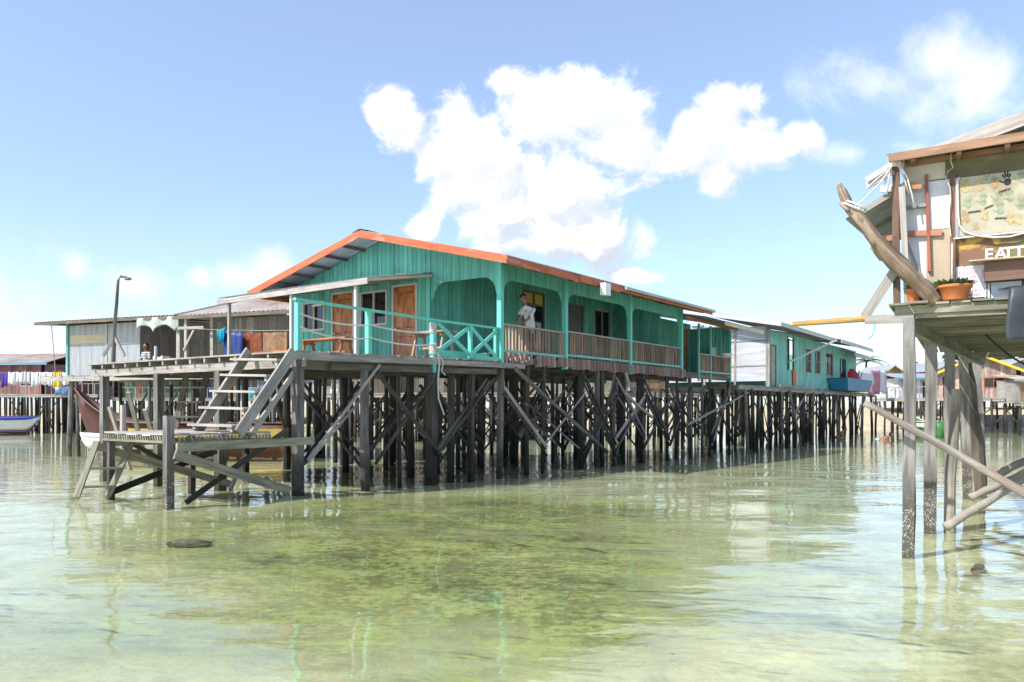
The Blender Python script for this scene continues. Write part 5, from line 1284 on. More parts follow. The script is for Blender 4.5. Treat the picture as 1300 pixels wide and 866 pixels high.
hut('grey gabled hut with pale roof at far right edge', 1255, 72, 1330, 72, 2.9, 4.9, 5, 'iron_grey', 'iron', 'gable', 'white_trim', [('w', .3, .45, .3, .7)], 1.0, 1.1, .6, 4)
hut('small grey plank privy over the sand at far right', 1290, 50, 1312, 50, 1.9, 3.3, 2, 'grey', 'iron_rust', 'shed', 'grey', [('d', .3, .7, 0, .85)], .5, .4, .3, 3)
rw_ = MB(); rw_.beam(G(1248, 57, .35), G(1340, 56, .4), .4, 1.3); tag(rw_.build('retaining_wall', plain('concrete', (.3, .28, .26), .9, .3, 2)), 'low grey concrete retaining wall at the right beach', 'wall')
# long walkways of the shore
def walkway(label, u0, Y0, u1, Y1, z, n_):
    p0, p1 = G(u0, Y0), G(u1, Y1); t = (p1-p0).normalized(); nr = Vector((-t.y, t.x, 0)); r = root('walkway', label, 'walkway', (p0+p1)/2); L = (p1-p0).length
    m = MB(); m.beam(p0+Vector((0, 0, z)), p1+Vector((0, 0, z)), 1.4, .06); m.beam(p0-nr*.68+Vector((0, 0, z-.12)), p1-nr*.68+Vector((0, 0, z-.12)), .06, .14); m.build('planking', 'grey_light', r)
    for i in range(n_):
        for q in (-.6, .6):
            p = p0.lerp(p1, (i+R(.2, .8))/n_)+nr*q; wstilt(r, p, z-.05, R(.06, .09), 'pile', -.7)
    for i in range(n_//2):
        p = p0.lerp(p1, R(0, .9))-nr*.6; MB().pole(p+Vector((0, 0, R(0, .4))), p+t*R(-1.6, 1.6)+Vector((0, 0, z-.2)), .04, .035).build('brace', 'brace', r)
    rl_ = MB(); rl_.beam(p0+nr*.65+Vector((0, 0, z+.8)), p1+nr*.65+Vector((0, 0, z+.8)), .05, .05)
    for i in range(n_): rl_.beam(p0.lerp(p1, i/n_)+nr*.65+Vector((0, 0, z)), p0.lerp(p1, i/n_)+nr*.65+Vector((0, 0, z+.82)), .05, .05)
    rl_.build('handrail', 'grey', r)
walkway('plank walkway on stilts below the white washing at far left', -60, 54.5, 130, 55, 2.42, 24)
walkway('plank walkway on stilts along the shore behind the longboat', 150, 57, 420, 60, 2.2, 30)
walkway('plank walkway on stilts behind the middle of the teal house', 440, 63, 660, 66, 2.2, 14)
hut('dark brown hut packed on stilts behind the gable end stilts', 430, 46, 590, 45, 2.35, 4.4, 5, 'under', 'iron_rust', 'shed', 'grey', [('d', .15, .25, 0, .85), ('k', .5, .6, 0, .8)], deckd=2.2, ns=13)
hut('grey brown hut packed on stilts behind the middle verandah', 615, 47, 765, 47, 2.4, 4.5, 5, 'grey', 'iron_rust', 'shed', 'grey', [('d', .3, .4, 0, .85), ('k', .7, .8, 0, .8)], deckd=2.2, ns=13)
hut('dark plank hut packed on stilts behind the end porch', 785, 52, 915, 53, 2.45, 4.6, 5, 'under', 'iron_rust', 'shed', 'grey', [('d', .3, .4, 0, .85)], deckd=2.2, ns=12)
walkway('plank walkway on stilts running to the far right huts', 1118, 56, 1215, 50.5, 2.15, 9)
# washing on the far left line
lnp = MB(); p0, p1 = G(-10, 54.2, 4.0), G(118, 54.6, 4.0)
for k in range(4): q = p0.lerp(p1, k/3); lnp.pole((q.x, q.y, 2.4), (q.x, q.y, 4.1), .04)
for k in range(3): lnp.tube(sagline(p0.lerp(p1, k/3), p0.lerp(p1, (k+1)/3), .08), .012)
tag(lnp.build('clothes_line', 'grey'), 'clothes line of white washing in front of the dusky pink hut', 'clothes line')
M['yellowcloth'] = plain('yellow_cloth', (.72, .55, .03), .85, .15, trans=.2); M['purple'] = plain('purple_cloth', (.08, .04, .32), .85, .2); M['lilac'] = plain('lilac_cloth', (.34, .24, .42), .85, .2); M['bluestripe'] = plain('blue_cloth', (.08, .16, .34), .85, .2, 3, second=(.5, .55, .6), sec_amt=.45)
ordn = ['first', 'second', 'third', 'fourth', 'fifth', 'sixth', 'seventh', 'eighth', 'ninth', 'tenth']
u = -8.0; wi = 0; seq = ['shirt', 'purple', 'shirt', 'shirt', 'shirt', 'shirt', 'shirt', 'shirt', 'yellowcloth', 'shirt', 'black', 'lilac']
for k, m_ in enumerate(seq):
    wd = [9, 8, 9, 8, 7, 9, 8, 7, 10, 8, 6, 8][k]; a, b = p0.lerp(p1, (u+8)/118), p0.lerp(p1, (u+8+wd)/118)
    if m_ == 'shirt': wi += 1; lab = '%s white garment from the left end of the far clothes line' % ordn[wi-1]
    else: lab = {'purple': 'dark purple shirt among white washing at far left', 'yellowcloth': 'bright yellow cloth on the far left washing line', 'black': 'black garment right of the last white garment on the far line', 'lilac': 'lilac garment at the right end of the far washing line'}[m_]
    tag(cloth('garment', a, b, R(.75, 1.05) if m_ != 'yellowcloth' else 1.15, m_, nu=6, nv=5, wav=.05), lab, 'laundry', 'washing on the far left line'); u += wd+.8
o = cloth('garment', G(70, 54, 2.95), G(88, 54, 2.98), .55, 'bluestripe', nu=8, nv=5); tag(o, 'blue and white checked cloth draped below the lilac garment', 'laundry')
# washing seen under the deck and the house
bl = [(270, 60, 2.9, 'shirt', 'white cloth drying below the staircase'), (283, 60, 3.0, 'orangec', 'orange cloth drying behind the upper stair treads'), (312, 60, 3.0, 'cyan', 'cyan cloth drying right of the orange cloth behind the stairs'), (420, 62, 3.0, 'shirt', 'white cloth drying behind the left deck stilts'),
      (445, 62, 3.1, 'shirt', 'white sheet drying beside the pink cloth under the deck'), (462, 62, 3.1, 'pinkc', 'pink cloth drying behind the deck stilts'), (480, 62, 3.1, 'yellowcloth', 'yellow cloth drying behind the deck stilts'), (500, 62, 3.1, 'shirt', 'white cloth drying right of the yellow cloth under the deck'), (640, 64, 3.2, 'bluestripe', 'blue checked cloth drying behind the corner stilt'), (655, 64, 3.2, 'orangec', 'orange cloth drying behind the first verandah stilts')]
M['orangec'] = plain('orange_cloth', (.72, .16, .04), .85, .15); M['pinkc'] = plain('pink_cloth', (.55, .16, .22), .85, .15)
for u, Y, z, m_, lab in bl: tag(cloth('garment', G(u, Y, z), G(u+9, Y, z), .8, m_, nu=6, nv=4), lab, 'laundry', 'washing seen between the stilts')

# ------------------------------------------------------------------ trees
def frond_crown(mb, c, n_, L, droop, wdt=.5):
    for i in range(n_):
        a = 2*PI*i/n_+R(-.25, .25); el = R(.05, 1.1); l = L*R(.8, 1.1); d = Vector((math.cos(a), math.sin(a), 0)); prev = None; pts = []
        for k in range(9):
            t = k/8; pts.append(Vector(c)+d*(l*t*math.cos(el*(1-t*.6)))+Vector((0, 0, l*(math.sin(el)*t-droop*t*t))))
        s = Vector((-d.y, d.x, 0))
        for k in range(8):
            for m in range(4):
                t = (k+m/4)/8; p = pts[k].lerp(pts[k+1], m/4); ll = wdt*(1-abs(t-.4)*1.1)
                for sg in (-1, 1):
                    q = p+s*sg*ll+d*ll*.5+Vector((0, 0, -ll*R(.2, .55))); w_ = d*.05
                    mb.add([p-w_, p+w_, q], [(0, 1, 2)], [[(0, 0), (.1, 0), (.1, .5)]])
def palm(label, u, Y, zt, L):
    p = G(u, Y); gz_ = ground_z(p.x, p.y); r = root('palm_tree', label, 'palm tree', (p.x, p.y, gz_)); top = Vector((p.x+.4, p.y, zt))
    MB().pole((p.x, p.y, gz_-.2), top, .19, .12, 8, 7, .12).build('trunk', 'bark', r)
    m = MB(); frond_crown(m, top, 17, L, .75, .55); m.build('crown', 'palm', r)
palm('coconut palm with drooping fronds above the washing at right', 1096, 92, 7.0, 2.9); palm('smaller palm left of the taller palm behind the paler teal house', 1085, 110, 6.2, 2.4)
def tree(label, u, Y, zc, rx, rz, n_=900, mat='leaf_dark', ls=.28):
    p = G(u, Y); gz_ = ground_z(p.x, p.y); r = root('broadleaf_tree', label, 'tree', (p.x, p.y, gz_)); t = MB(); top = Vector((p.x, p.y, zc-rz*.3))
    t.pole((p.x, p.y, gz_-.2), top, .28, .16, 8, 5, .15)
    cl = []
    for k in range(11):
        a = R(0, 2*PI); e = R(-.3, 1); q = Vector((p.x+math.cos(a)*rx*R(.3, .8), p.y+math.sin(a)*rx*R(.3, .8), zc+e*rz*.6)); cl.append((q, R(.25, .45)*rx)); t.pole(top, q, .09, .03, 6, 3, .2)
    t.build('trunk', 'bark', r); m = MB()
    for k in range(n_):
        c, rr = random.choice(cl); v_ = Vector((random.gauss(0, 1), random.gauss(0, 1), random.gauss(0, .75))).normalized()*rr*R(.5, 1.12); q = c+v_
        x = Vector((R(-1, 1), R(-1, 1), R(-1, 1))).normalized(); y = x.cross(Vector((R(-1, 1), R(-1, 1), R(-1, 1)))).normalized(); s_ = ls*R(.6, 1.3)
        m.add([q-x*s_, q-y*s_*.5, q+x*s_, q+y*s_*.5], [(0, 1, 2, 3)], [[(0, 0), (0, 1), (1, 1), (1, 0)]])
    m.build('crown', mat, r)
for lab, u, Y, zc, rx, rz in (('dark green tree behind the yellow edged roof at right', 1262, 88, 6.3, 3.6, 1.9), ('broad green tree at the right edge above the grey gable', 1302, 84, 6.4, 3.8, 2.0), ('small green tree between the lilac gable and the shack deck', 1222, 95, 6.6, 2.6, 1.5),
                              ('low green tree behind the ochre gabled hut', 1170, 105, 5.6, 3.0, 1.4), ('green tree peeping over the low roofs left of the palm', 1110, 120, 5.6, 3.0, 1.3)):
    tree(lab, u, Y, zc, rx, rz)
an = root('aerial_mast', 'thin radio mast rising behind the ochre gabled hut', 'mast', G(1121, 130, 1.5)); MB().pole(G(1121, 130, 1.5), G(1121, 130, 11.6), .06, .03).build('mast', 'grey', an); m_ = MB()
for k in range(4): m_.beam(G(1118+k*.4, 130, 11.2-k*.5), G(1124-k*.4, 130, 11.2-k*.5), .04, .04)
m_.build('crossbars', 'grey', an)

# ------------------------------------------------------------------ people wading
def wader(label, u, Y, bend, mat_s):
    p = G(u, Y); r = root("person", label, "person", (p.x, p.y, -.55)); p.z = -.55; f = Vector((.85, -.4, 0)).normalized(); s = Vector((-f.y, f.x, 0)); z = Vector((0, 0, 1)); hp = p+z*.42
    ch = hp+(f*math.sin(bend)+z*math.cos(bend))*.42; up = (f*math.sin(bend*.8)+z*math.cos(bend*.8)); hd = ch+up*.3
    b = [[(hp, .14), (hp.lerp(ch, .5), .13), (ch, .145)], [(ch-s*.17, .055), (ch+s*.17, .055)], [(ch, .06), (hd-up*.06, .05)]]
    for q in (-1, 1):
        kn = hp+s*q*.1-z*.4+f*.05; b += [[(hp+s*q*.09, .085), (kn, .06), (kn-z*.42-f*.03, .045)], [(kn-z*.45-f*.03, .045), (kn-z*.46+f*.13, .03)]]
        el = ch+s*q*.2+f*.12-z*.18; wr = el+f*.16-z*.14; b += [[(ch+s*q*.17, .05), (el, .04), (wr, .028)]]+hand_parts(wr, f-z, f, s*-q)
    body_mesh('body', 'skin', b+head_parts(hd, (f-z*.3)), .015, r); body_mesh('hair', 'hair', [[(hd-f*.02+z*.045, .1)], [(hd-f*.05, .088)]], .015, r, 3)
    body_mesh('trunks', mat_s, [[(hp-z*.06, .15), (hp+z*.05, .15)], [(hp+s*.09-z*.05, .105), (hp+s*.1-z*.3, .09)], [(hp-s*.09-z*.05, .105), (hp-s*.1-z*.3, .09)]], .016, r, 3)
wader('person wading bent forward with dark trunks beneath the paler teal house', 1061, 40, .7, 'black'); wader('person wading bent low in pale blue trunks at the walkway end', 1114, 38, 1.15, plain('pale_blue_trunks', (.35, .5, .6), .8, .1))
# ------------------------------------------------------------------ right shack
RX_, RY_ = Vector((.868, -.496, 0)), Vector((.496, .868, 0))
RO = G(1150, 8.35); SM = Matrix.Translation(RO) @ Matrix.Rotation(math.atan2(RX_.y, RX_.x), 4, 'Z')
def sx_(u, y):
    k = (u-U0)/F; o = RO+RY_*y; return (k*o.y-o.x)/(RX_.x-k*RX_.y)
def S(u, v, y=.22):
    """point of the shack plane y seen at (u, v): local coordinates"""
    x = sx_(u, y); p = RO+RX_*x+RY_*y; return Vector((x, y, CH+(HV-v)/F*p.y))
shack = root('shack', 'ramshackle board shack on tall grey stilts at the right edge', 'shack', RO, math.atan2(RX_.y, RX_.x))
SD = 2.60
def panel(name, mat, u0, u1, v0, v1, y=.22, th=.02, u0b=None):
    a, b, c, d = S(u0, v1, y), S(u1, v1, y), S(u1, v0, y), S(u0, v0, y)
    x0, x1 = a.x, b.x; zb = min(a.z, b.z)
    m = MB(SM); L = max(1e-3, c.z-b.z); w_ = x1-x0
    P = [Vector((x0, y, a.z)), Vector((x1, y, a.z)), Vector((x1, y, d.z)), Vector((x0, y, d.z))]
    P2 = [p+Vector((0, th, 0)) for p in P]; L = d.z-a.z
    q = [(0, 0), (0, w_), (L, w_), (L, 0)] if L > w_ else [(0, 0), (w_, 0), (w_, L), (0, L)]
    m.add(P+P2, [(0, 1, 2, 3), (7, 6, 5, 4), (4, 5, 1, 0), (5, 6, 2, 1), (6, 7, 3, 2), (7, 4, 0, 3)], [q, q]+[[(0, 0), (.02, 0), (.02, .3), (0, .3)]]*4)
    return m.build(name, mat, shack)
M['tan_ply'] = wood('tan_plywood', (.50, .41, .30), (.40, .32, .23), wear=(.55, .50, .44), wear_amt=.35, grain=4, stain=.2, island=.05)
M['white_ply'] = wood('white_plywood', (.66, .67, .69), (.56, .57, .59), wear=(.46, .45, .43), wear_amt=.3, grain=4, stain=.2, island=.05)
M['cream_ply'] = wood('cream_plywood', (.58, .54, .45), (.48, .44, .36), grain=4, stain=.25, island=.05)
M['olive_ply'] = wood('olive_stained_plank', (.17, .16, .09), (.11, .10, .055), wear=(.24, .20, .13), wear_amt=.4, grain=6, stain=.35)
M['rust_batten'] = wood('rust_red_batten', (.36, .13, .08), (.24, .08, .05), wear=(.48, .26, .17), wear_amt=.35, grain=10, island=.1)
M['orange_batten'] = wood('orange_batten', (.46, .23, .15), (.36, .16, .10), wear=(.6, .5, .44), wear_amt=.3, grain=10)
M['brown'] = wood('brown_post', (.20, .12, .085), (.11, .065, .05), wear=(.30, .23, .18), wear_amt=.35, grain=11)
M['fascia_brown'] = wood('tan_fascia', (.36, .21, .13), (.25, .14, .09), wear=(.42, .32, .24), wear_amt=.38, grain=11, island=.05)
# painted lower panel: swathes of green, ochre and brown paint
pm, ptn, pto = new_mat('painted_panel'); n = N(ptn); pos = n('NewGeometry').outputs['Position']
a_ = n('TexNoise', {'Vector': pos, 'Scale': 3.2, 'Detail': 4.0, 'Roughness': .6, 'Distortion': .8}).outputs['Fac']; b_ = n('TexNoise', {'Vector': n('VectorMath', {0: pos, 1: (5, 5, 5)}, operation='ADD').outputs[0], 'Scale': 4.5, 'Detail': 4.0, 'Distortion': .5}).outputs['Fac']
col = n.mix(n.ss(a_, .5, .6), (.19, .105, .06, 1), (.16, .17, .06, 1)); col = n.mix(n.ss(b_, .52, .62), col, (.50, .30, .06, 1))
bs = n('BsdfPrincipled', {'Base Color': col, 'Roughness': .75}); ptn.links.new(bs.outputs[0], pto.inputs[0]); M['painted'] = pm
panel('wall_panel', 'cream_ply', 1147, 1202, 203, 233, .222); panel('wall_panel', 'white_ply', 1147, 1175, 233, 268, .226); panel('wall_panel', 'white_ply', 1147, 1176, 268, 372, .235)
panel('wall_panel', 'white_ply', 1177, 1206, 231, 292, .218); panel('wall_panel', 'tan_ply', 1176, 1210, 292, 372, .224)
panel('top_plank', 'olive_ply', 1200, 1420, 186, 228, .212); panel('painted_panel', 'painted', 1208, 1420, 300, 375, .216)
MB(SM).beam(S(1176, 222, .20), S(1180, 345, .20), .05, .03).build('batten', 'rust_batten', shack)
MB(SM).beam(S(1118, 240, .14), S(1171, 236, .14), .03, .075).build('batten', 'white_ply', shack); MB(SM).beam(S(1152, 236.5, .11), S(1170, 235.5, .11), .025, .072).build('batten', 'orange_batten', shack)
MB(SM).beam(S(1150, 297, .195), S(1196, 295.5, .195), .02, .06).build('batten', 'orange_batten', shack); MB(SM).beam(S(1120, 304, .14), S(1150, 299, .14), .03, .06).build('batten', 'orange_batten', shack)
MB(SM).beam(S(1148, 264, .19), S(1176, 261, .19), .05, .03).build('batten', 'grey', shack)
MB(SM).beam(S(1209, 222, .19), S(1210, 385, .19), .07, .05).build('post', 'brown', shack)
cp_ = MB(SM); cp_.beam(S(1137.5, 197, .1), S(1137.5, 300, .1), .06, .07, (1, 0, 0)); cp_.beam(S(1137.5, 300, .1), S(1139, 395, .1), .06, .07, (1, 0, 0)); cp_.build('post', 'brown', shack)
MB(SM).beam(S(1145, 238, .09), S(1153, 402, .03), .075, .06, (1, 0, 0)).build('post', 'grey_light', shack)
MB(SM).beam(S(1150, 302, .2), S(1178, 372, .2), .02, .02).build('batten', 'grey_light', shack)
# side and back walls
lw = Wall((.02, .26, 0), (.105, 1, 0), (-1, 0, 0), SM); lw.boards('side_wall', 'grey', shack, .05, 5.5, SD, 4.1, .2)
bw2 = Wall((0, 5.6, 0), (1, 0, 0), (0, 1, 0), SM); bw2.boards('back_wall', 'grey', shack, .6, 4.5, SD, 4.2, .25)
# roof: low front roof and the gable roof above it
r_ = MB(SM); f0, f1 = S(1125, 199, -.12), S(1420, 166, -.12); f1.y = -.12
corrugated(r_, f0+Vector((0, .03, .035)), Vector((f1.x, -.09, f0.z+.06)), Vector((f0.x+.2, 1.6, f0.z+.16)), Vector((f1.x, 1.6, f0.z+.30)), .1, .006, 3); ro_ = r_.build('roof', 'iron_rust', shack, solid=.003)
MB(SM).beam(f0+Vector((.02, .02, -.015)), Vector((f1.x, -.10, f0.z+.03)), .03, .085).build('fascia', 'fascia_brown', ro_)
b_ = MB(SM)
for k in range(7): b_.beam((f0.x+.25+k*.42, -.08, f0.z-.04), (f0.x+.25+k*.42, 1.5, f0.z+.06), .045, .06)
b_.beam((f0.x, .17, f0.z-.03), (f1.x, .17, f0.z-.0), .05, .05)
b_.build('rafters', 'fascia_brown', ro_)
ga_, gb_ = S(1192, 187, 1.3), S(1345, 128, 1.3)
r_ = MB(SM); corrugated(r_, ga_+Vector((-.3, 0, -.06)), Vector((ga_.x-.3, 6, ga_.z-.06)), gb_+Vector((0, 0, .03)), Vector((gb_.x, 6, gb_.z+.03)), .12, .012, 4)
r2 = Vector((2*gb_.x-ga_.x, 1.3, ga_.z)); corrugated(r_, r2, Vector((r2.x, 6, r2.z)), gb_+Vector((0, 0, .03)), Vector((gb_.x, 6, gb_.z+.03)), .12, .012, 4); rg = r_.build('upper_roof', 'iron', shack, solid=.004)
b_ = MB(SM); b_.beam(ga_+Vector((-.3, -.02, -.13)), gb_+Vector((0, -.02, -.05)), .03, .16); b_.beam(r2+Vector((.2, -.02, -.12)), gb_+Vector((0, -.02, -.05)), .03, .16); b_.build('rake_board', 'grey_light', rg)
gm = MB(SM); gm.poly([ga_+Vector((.3, .25, -.1)), ga_+Vector((.3, .25, -.0)), gb_+Vector((0, .25, -.14)), r2+Vector((-.2, .25, -.08)), r2+Vector((-.2, .25, -.2))], (0, .03, 0)); gm.build('gable_boards', 'rust_batten', shack)
# little side awning of the shack
r_ = MB(SM); corrugated(r_, (-.62, .2, 3.62), (-.42, 2.4, 3.62), (.02, .25, 3.98), (.2, 2.4, 3.98), .1, .014, 2); so_ = r_.build('side_awning', 'iron_under', shack, solid=.003)
b_ = MB(SM); b_.beam(S(1100, 229, .25), S(1134, 208, .2), .03, .06); b_.beam(S(1101, 236, .3), S(1132, 218, .24), .03, .07); b_.build('awning_boards', 'white_trim', so_)
b_ = MB(SM); b_.beam((-.55, .18, 3.62), (.0, .2, 3.92), .035, .06); b_.beam((-.5, 1.1, 3.62), (.0, 1.2, 3.92), .035, .06); b_.build('rafters', 'grey', so_)
# deck, beams, stilts
pk = MB(SM); planks(pk, -.16, 4.4, -.14, .9, SD, 'y', .17, .022, .015, .05)
planks(pk, -.1, 4.6, .9, 8.0, SD, 'y', .2, .022, .03, .02); pk.build('deck', 'mossy', shack)
b_ = MB(SM)
for k in range(24):
    y = -.02+k*.34+(R(-.08, .08) if k else 0); b_.beam((-.02+.1*y, y, SD-.095), (4.5, y, SD-.10), .06 if k else .05, .13)
b_.build('cross_beams', 'mossy', shack)
b_ = MB(SM); b_.beam((.03, -.0, SD-.23), (.85, 8.0, SD-.23), .07, .14); b_.beam((2.4, 0, SD-.23), (3.1, 8.0, SD-.23), .07, .14); b_.beam((-.1, -.06, SD-.07), (4.4, -.06, SD-.08), .03, .085); b_.build('bearers', 'mossy', shack)
pl = [(1153, 700, .056, 1155), (1180, 670, .070, 1182), (1206, 650, .072, 1205), (1230, 627, .075, 1223), (1249, 612, .085, 1240)]
for i, (u, v, r, ut) in enumerate(pl):
    Y = Yw(v); p = G(u, Y); m = MB(); m.beam((p.x, p.y, -.62), G(ut, Y, SD-.17), r*1.95, r*1.75, tuple(RY_), .93)
    o = m.build('stilt', 'pile_grey', shack); me = o.data
    # hewn, slightly irregular faces
    bm_ = bmesh.new(); bm_.from_mesh(me); bmesh.ops.subdivide_edges(bm_, edges=[e for e in bm_.edges if e.calc_length() > 1], cuts=14, use_grid_fill=True)
    for v_ in bm_.verts:
        n3 = mnoise.noise_vector((v_.co.x*3+i*7, v_.co.y*3, v_.co.z*1.6))*.022+mnoise.noise_vector((v_.co.x*9, v_.co.y*9, v_.co.z*7+i))*.007
        v_.co.x += n3.x; v_.co.y += n3.y
    bm_.to_mesh(me); bm_.free()
for p in ((2.2, .2), (2.6, 2.0), (3.0, 4.2), (3.3, 6.2), (4.2, .3)): MB(SM).beam((p[0], p[1], -.6), (p[0], p[1], SD-.2), .14, .13, (1, 0, 0)).build('stilt', 'pile_grey', shack)
# crooked trunks beside the stilts
o = MB().tube([W(1205, 668, 9.9)+Vector((0, 0, -.3)), W(1206, 610, 9.95), W(1210, 560, 10.0), W(1213, 520, 10.1), W(1214, 494, 10.1)], [.07, .065, .062, .06, .055], 9).build('leaning_pole', 'stick'); tag(o, 'thin bare pole standing upright in front of the third shack stilt', 'pole')
o = MB().tube([W(1246, 608, 14.8)+Vector((0, 0, -.3)), W(1240, 560, 14.7), W(1234, 520, 14.6), W(1232, 490, 14.6), W(1226, 462, 14.6)], [.11, .12, .1, .1, .09], 9).build('crooked_trunk', 'bark'); tag(o, 'dark crooked trunk leaning between the two farthest shack stilts', 'trunk')
# poles slanting into the water
def crooked(name, lab, pts, r, mat='stick', cat='pole'):
    P = [Vector(p) for p in pts]; Q = []
    for k in range(13):
        t = k/12; i = min(int(t*(len(P)-1)), len(P)-2); f = t*(len(P)-1)-i
        Q.append(P[i].lerp(P[i+1], f)+Vector((R(-1, 1), R(-1, 1), R(-1, 1)))*.006)
    o = MB().tube(Q, [r*(1.1-.25*k/12)*R(.9, 1.1) for k in range(13)], 10).build(name, mat, None, True); tag(o, lab, cat); return o
crooked('mooring_pole', 'long barnacled pole slanting down in front of the shack stilts', [W(1320, 638, 7.55), W(1200, 568, 7.85), W(1097, 511, 8.2)], .040)
crooked('mooring_pole', 'lowest thick pole slanting up out of the water by the third shack stilt', [W(1201, 669, 9.2), W(1255, 636, 9.3), W(1340, 586, 9.6)], .048)
crooked('mooring_pole', 'middle thin pole slanting out of the water behind the lowest pole', [W(1232, 632, 11.0), W(1290, 606, 11.0), W(1340, 578, 11)], .05)
crooked('mooring_pole', 'upper short pole slanting behind the long barnacled pole', [W(1262, 606, 12.6), W(1290, 590, 12.6), W(1340, 572, 12.6)], .06)
# boom and its brace
bmr = root('boom', 'long wooden boom with ochre tip braced out over the water from the shack', 'boom', S(1150, 404, -.05) if False else SM @ S(1150, 404, -.05))
MB(SM).pole(S(1006, 411.5, -.02), S(1108, 404, -.02), .030, .036, 10, 4, .04).build('ochre_tip', wood('ochre_pole', (.52, .33, .12), (.34, .19, .06), grain=8, island=.05), bmr)
MB(SM).beam(S(1098, 406, -.06), S(1160, 404.5, -.06), .04, .09).build('grey_arm', 'grey', bmr)
MB(SM).beam(S(1098, 402, -.01), S(1142, 334, .06), .03, .10).build('brace', 'grey', bmr)
MB(SM).tube([S(1110, 409, -.07), S(1111, 416, -.09), S(1108, 425, -.08), S(1102, 431, -.08)], .006).build('hanging_line', 'cyan', bmr)
# driftwood log
pts = [(1066, 234, -.30, .045), (1070, 243, -.30, .062), (1078, 262, -.29, .075), (1092, 278, -.27, .085), (1106, 297, -.25, .10), (1124, 318, -.22, .11), (1143, 337, -.19, .115), (1160, 354, -.15, .12), (1175, 370, -.1, .115), (1186, 384, -.04, .10)]
lg = MB(SM); n_ = 14; P = [S(u, v, y) for u, v, y, r in pts]; vs = []
NK = 46
for k in range(NK):
    t = k/(NK-1)*(len(P)-1); i = min(int(t), len(P)-2); f = t-i; c = P[i].lerp(P[i+1], f); r = pts[i][3]*(1-f)+pts[i+1][3]*f; d = (P[i+1]-P[i]).normalized(); x = d.cross(Vector((0, 1, 0))).normalized(); y = x.cross(d)
    for q in range(n_):
        a = 2*PI*q/n_; rr = r*(.88+.34*mnoise.noise((math.cos(a)*1.6, math.sin(a)*1.6, k*.09))+.26*mnoise.noise((math.cos(a)*4, math.sin(a)*4, k*.22)))
        vs.append(c+x*math.cos(a)*rr*.8+y*math.sin(a)*rr)
fs = []; uv = []
for k in range(NK-1):
    for q in range(n_):
        j = (q+1) % n_; fs.append((k*n_+q, k*n_+j, (k+1)*n_+j, (k+1)*n_+q)); uv.append([(k*.04, q*.045), (k*.04, q*.045+.045), (k*.04+.04, q*.045+.045), (k*.04+.04, q*.045)])
fs.append(tuple(range(n_-1, -1, -1))); uv.append([(0, 0)]*n_); fs.append(tuple((NK-1)*n_+q for q in range(n_))); uv.append([(0, 0)]*n_)
lg.add(vs, fs, uv); lg.pole(S(1078, 268, -.32), S(1066, 256, -.34), .03, .012, 7, 3, .2); lg.pole(S(1110, 312, -.2), S(1120, 330, -.15), .05, .04, 7, 3, .2); lg.pole(S(1085, 272, -.33), S(1112, 312, -.30), .035, .02, 7, 5, .35); lg.pole(S(1120, 312, -.27), S(1152, 352, -.24), .035, .03, 7, 5, .35); lg.pole(S(1098, 288, -.30), S(1093, 274, -.36), .02, .006, 6, 3, .3)
tag(lg.build('driftwood_log', wood('driftwood', (.36, .26, .18), (.13, .09, .06), wear=(.52, .46, .39), wear_amt=.46, grain=11, island=0, bump=1.0, stain=.55), None, True), 'thick weathered driftwood log slanting up from the shack deck', 'log')
# ropes at the corner post
rp = MB(SM)
for k in range(5): rp.tube([S(1137.5, 203+k*2.4, .1)+Vector((.075*math.cos(2*PI*i/12), .075*math.sin(2*PI*i/12), .004*math.sin(i))) for i in range(13)], .013)
rp.tube([S(1131, 206, .03), S(1134, 199, .02), S(1139, 198, .0), S(1143, 203, .02), S(1142, 210, .03)], .013)
for q in ([(1133, 210, .02), (1118, 232, -.1), (1098, 252, -.2), (1084, 264, -.28)], [(1131, 214, .02), (1112, 228, -.05), (1100, 240, -.1)], [(1143, 210, .02), (1152, 226, .05), (1158, 248, .08), (1161, 265, .1)], [(1141, 211, .03), (1149, 230, .06), (1154, 246, .08)], [(1131, 213, .0), (1128, 230, .05), (1126, 247, .06)], [(1129, 214, .0), (1125, 224, .03), (1123, 236, .03)]):
    rp.tube([S(*c) for c in q], .009)
c = S(1082, 264, -.28)
for k in range(2): rp.tube([c+Vector((.03*k, 0, .022*k))+Vector((.10*math.cos(2*PI*i/12), .10*math.sin(2*PI*i/12), -.06*math.cos(2*PI*i/12))) for i in range(13)], .012)
tag(rp.build('white_rope', 'rope', None, True), 'white rope knotted round the shack corner post and tied to the driftwood log', 'rope')
# handprint board
hb = root('handprint_board', 'weathered cream board covered with green, yellow and black painted handprints', 'board', SM @ S(1258, 300, .17))
hx0, hx1 = S(1217, 300, .17).x, S(1217, 300, .17).x+1.35; hz0, hz1 = S(1217, 300, .17).z, S(1217, 226, .17).z
M['board'] = wood('handprint_ply', (.46, .44, .34), (.37, .34, .25), wear=(.33, .26, .16), wear_amt=.42, grain=2, island=0, stain=.3, wear_scale=4)
MB(SM).bx(hx0, hx1, .172, .19, hz0, hz1).build('panel', 'board', hb)
fm_ = MB(SM); fm_.bx(hx0, hx1, .155, .185, hz0-.03, hz0-.002); fm_.bx(hx0-.03, hx0-.002, .155, .185, hz0-.03, hz1); fm_.build('frame', 'grey', hb)
M['pr_green'] = plain('green_paint', (.26, .30, .20), .8, .3, 25); M['pr_yell'] = plain('ochre_paint', (.44, .35, .17), .8, .3, 25); M['pr_blk'] = plain('ink_paint', (.015, .018, .022), .7, .3, 25); M['pr_brn'] = plain('brown_paint', (.38, .26, .13), .8, .3, 25)
def hz(u, v): q = S(u, v, .17); return q.x, q.z
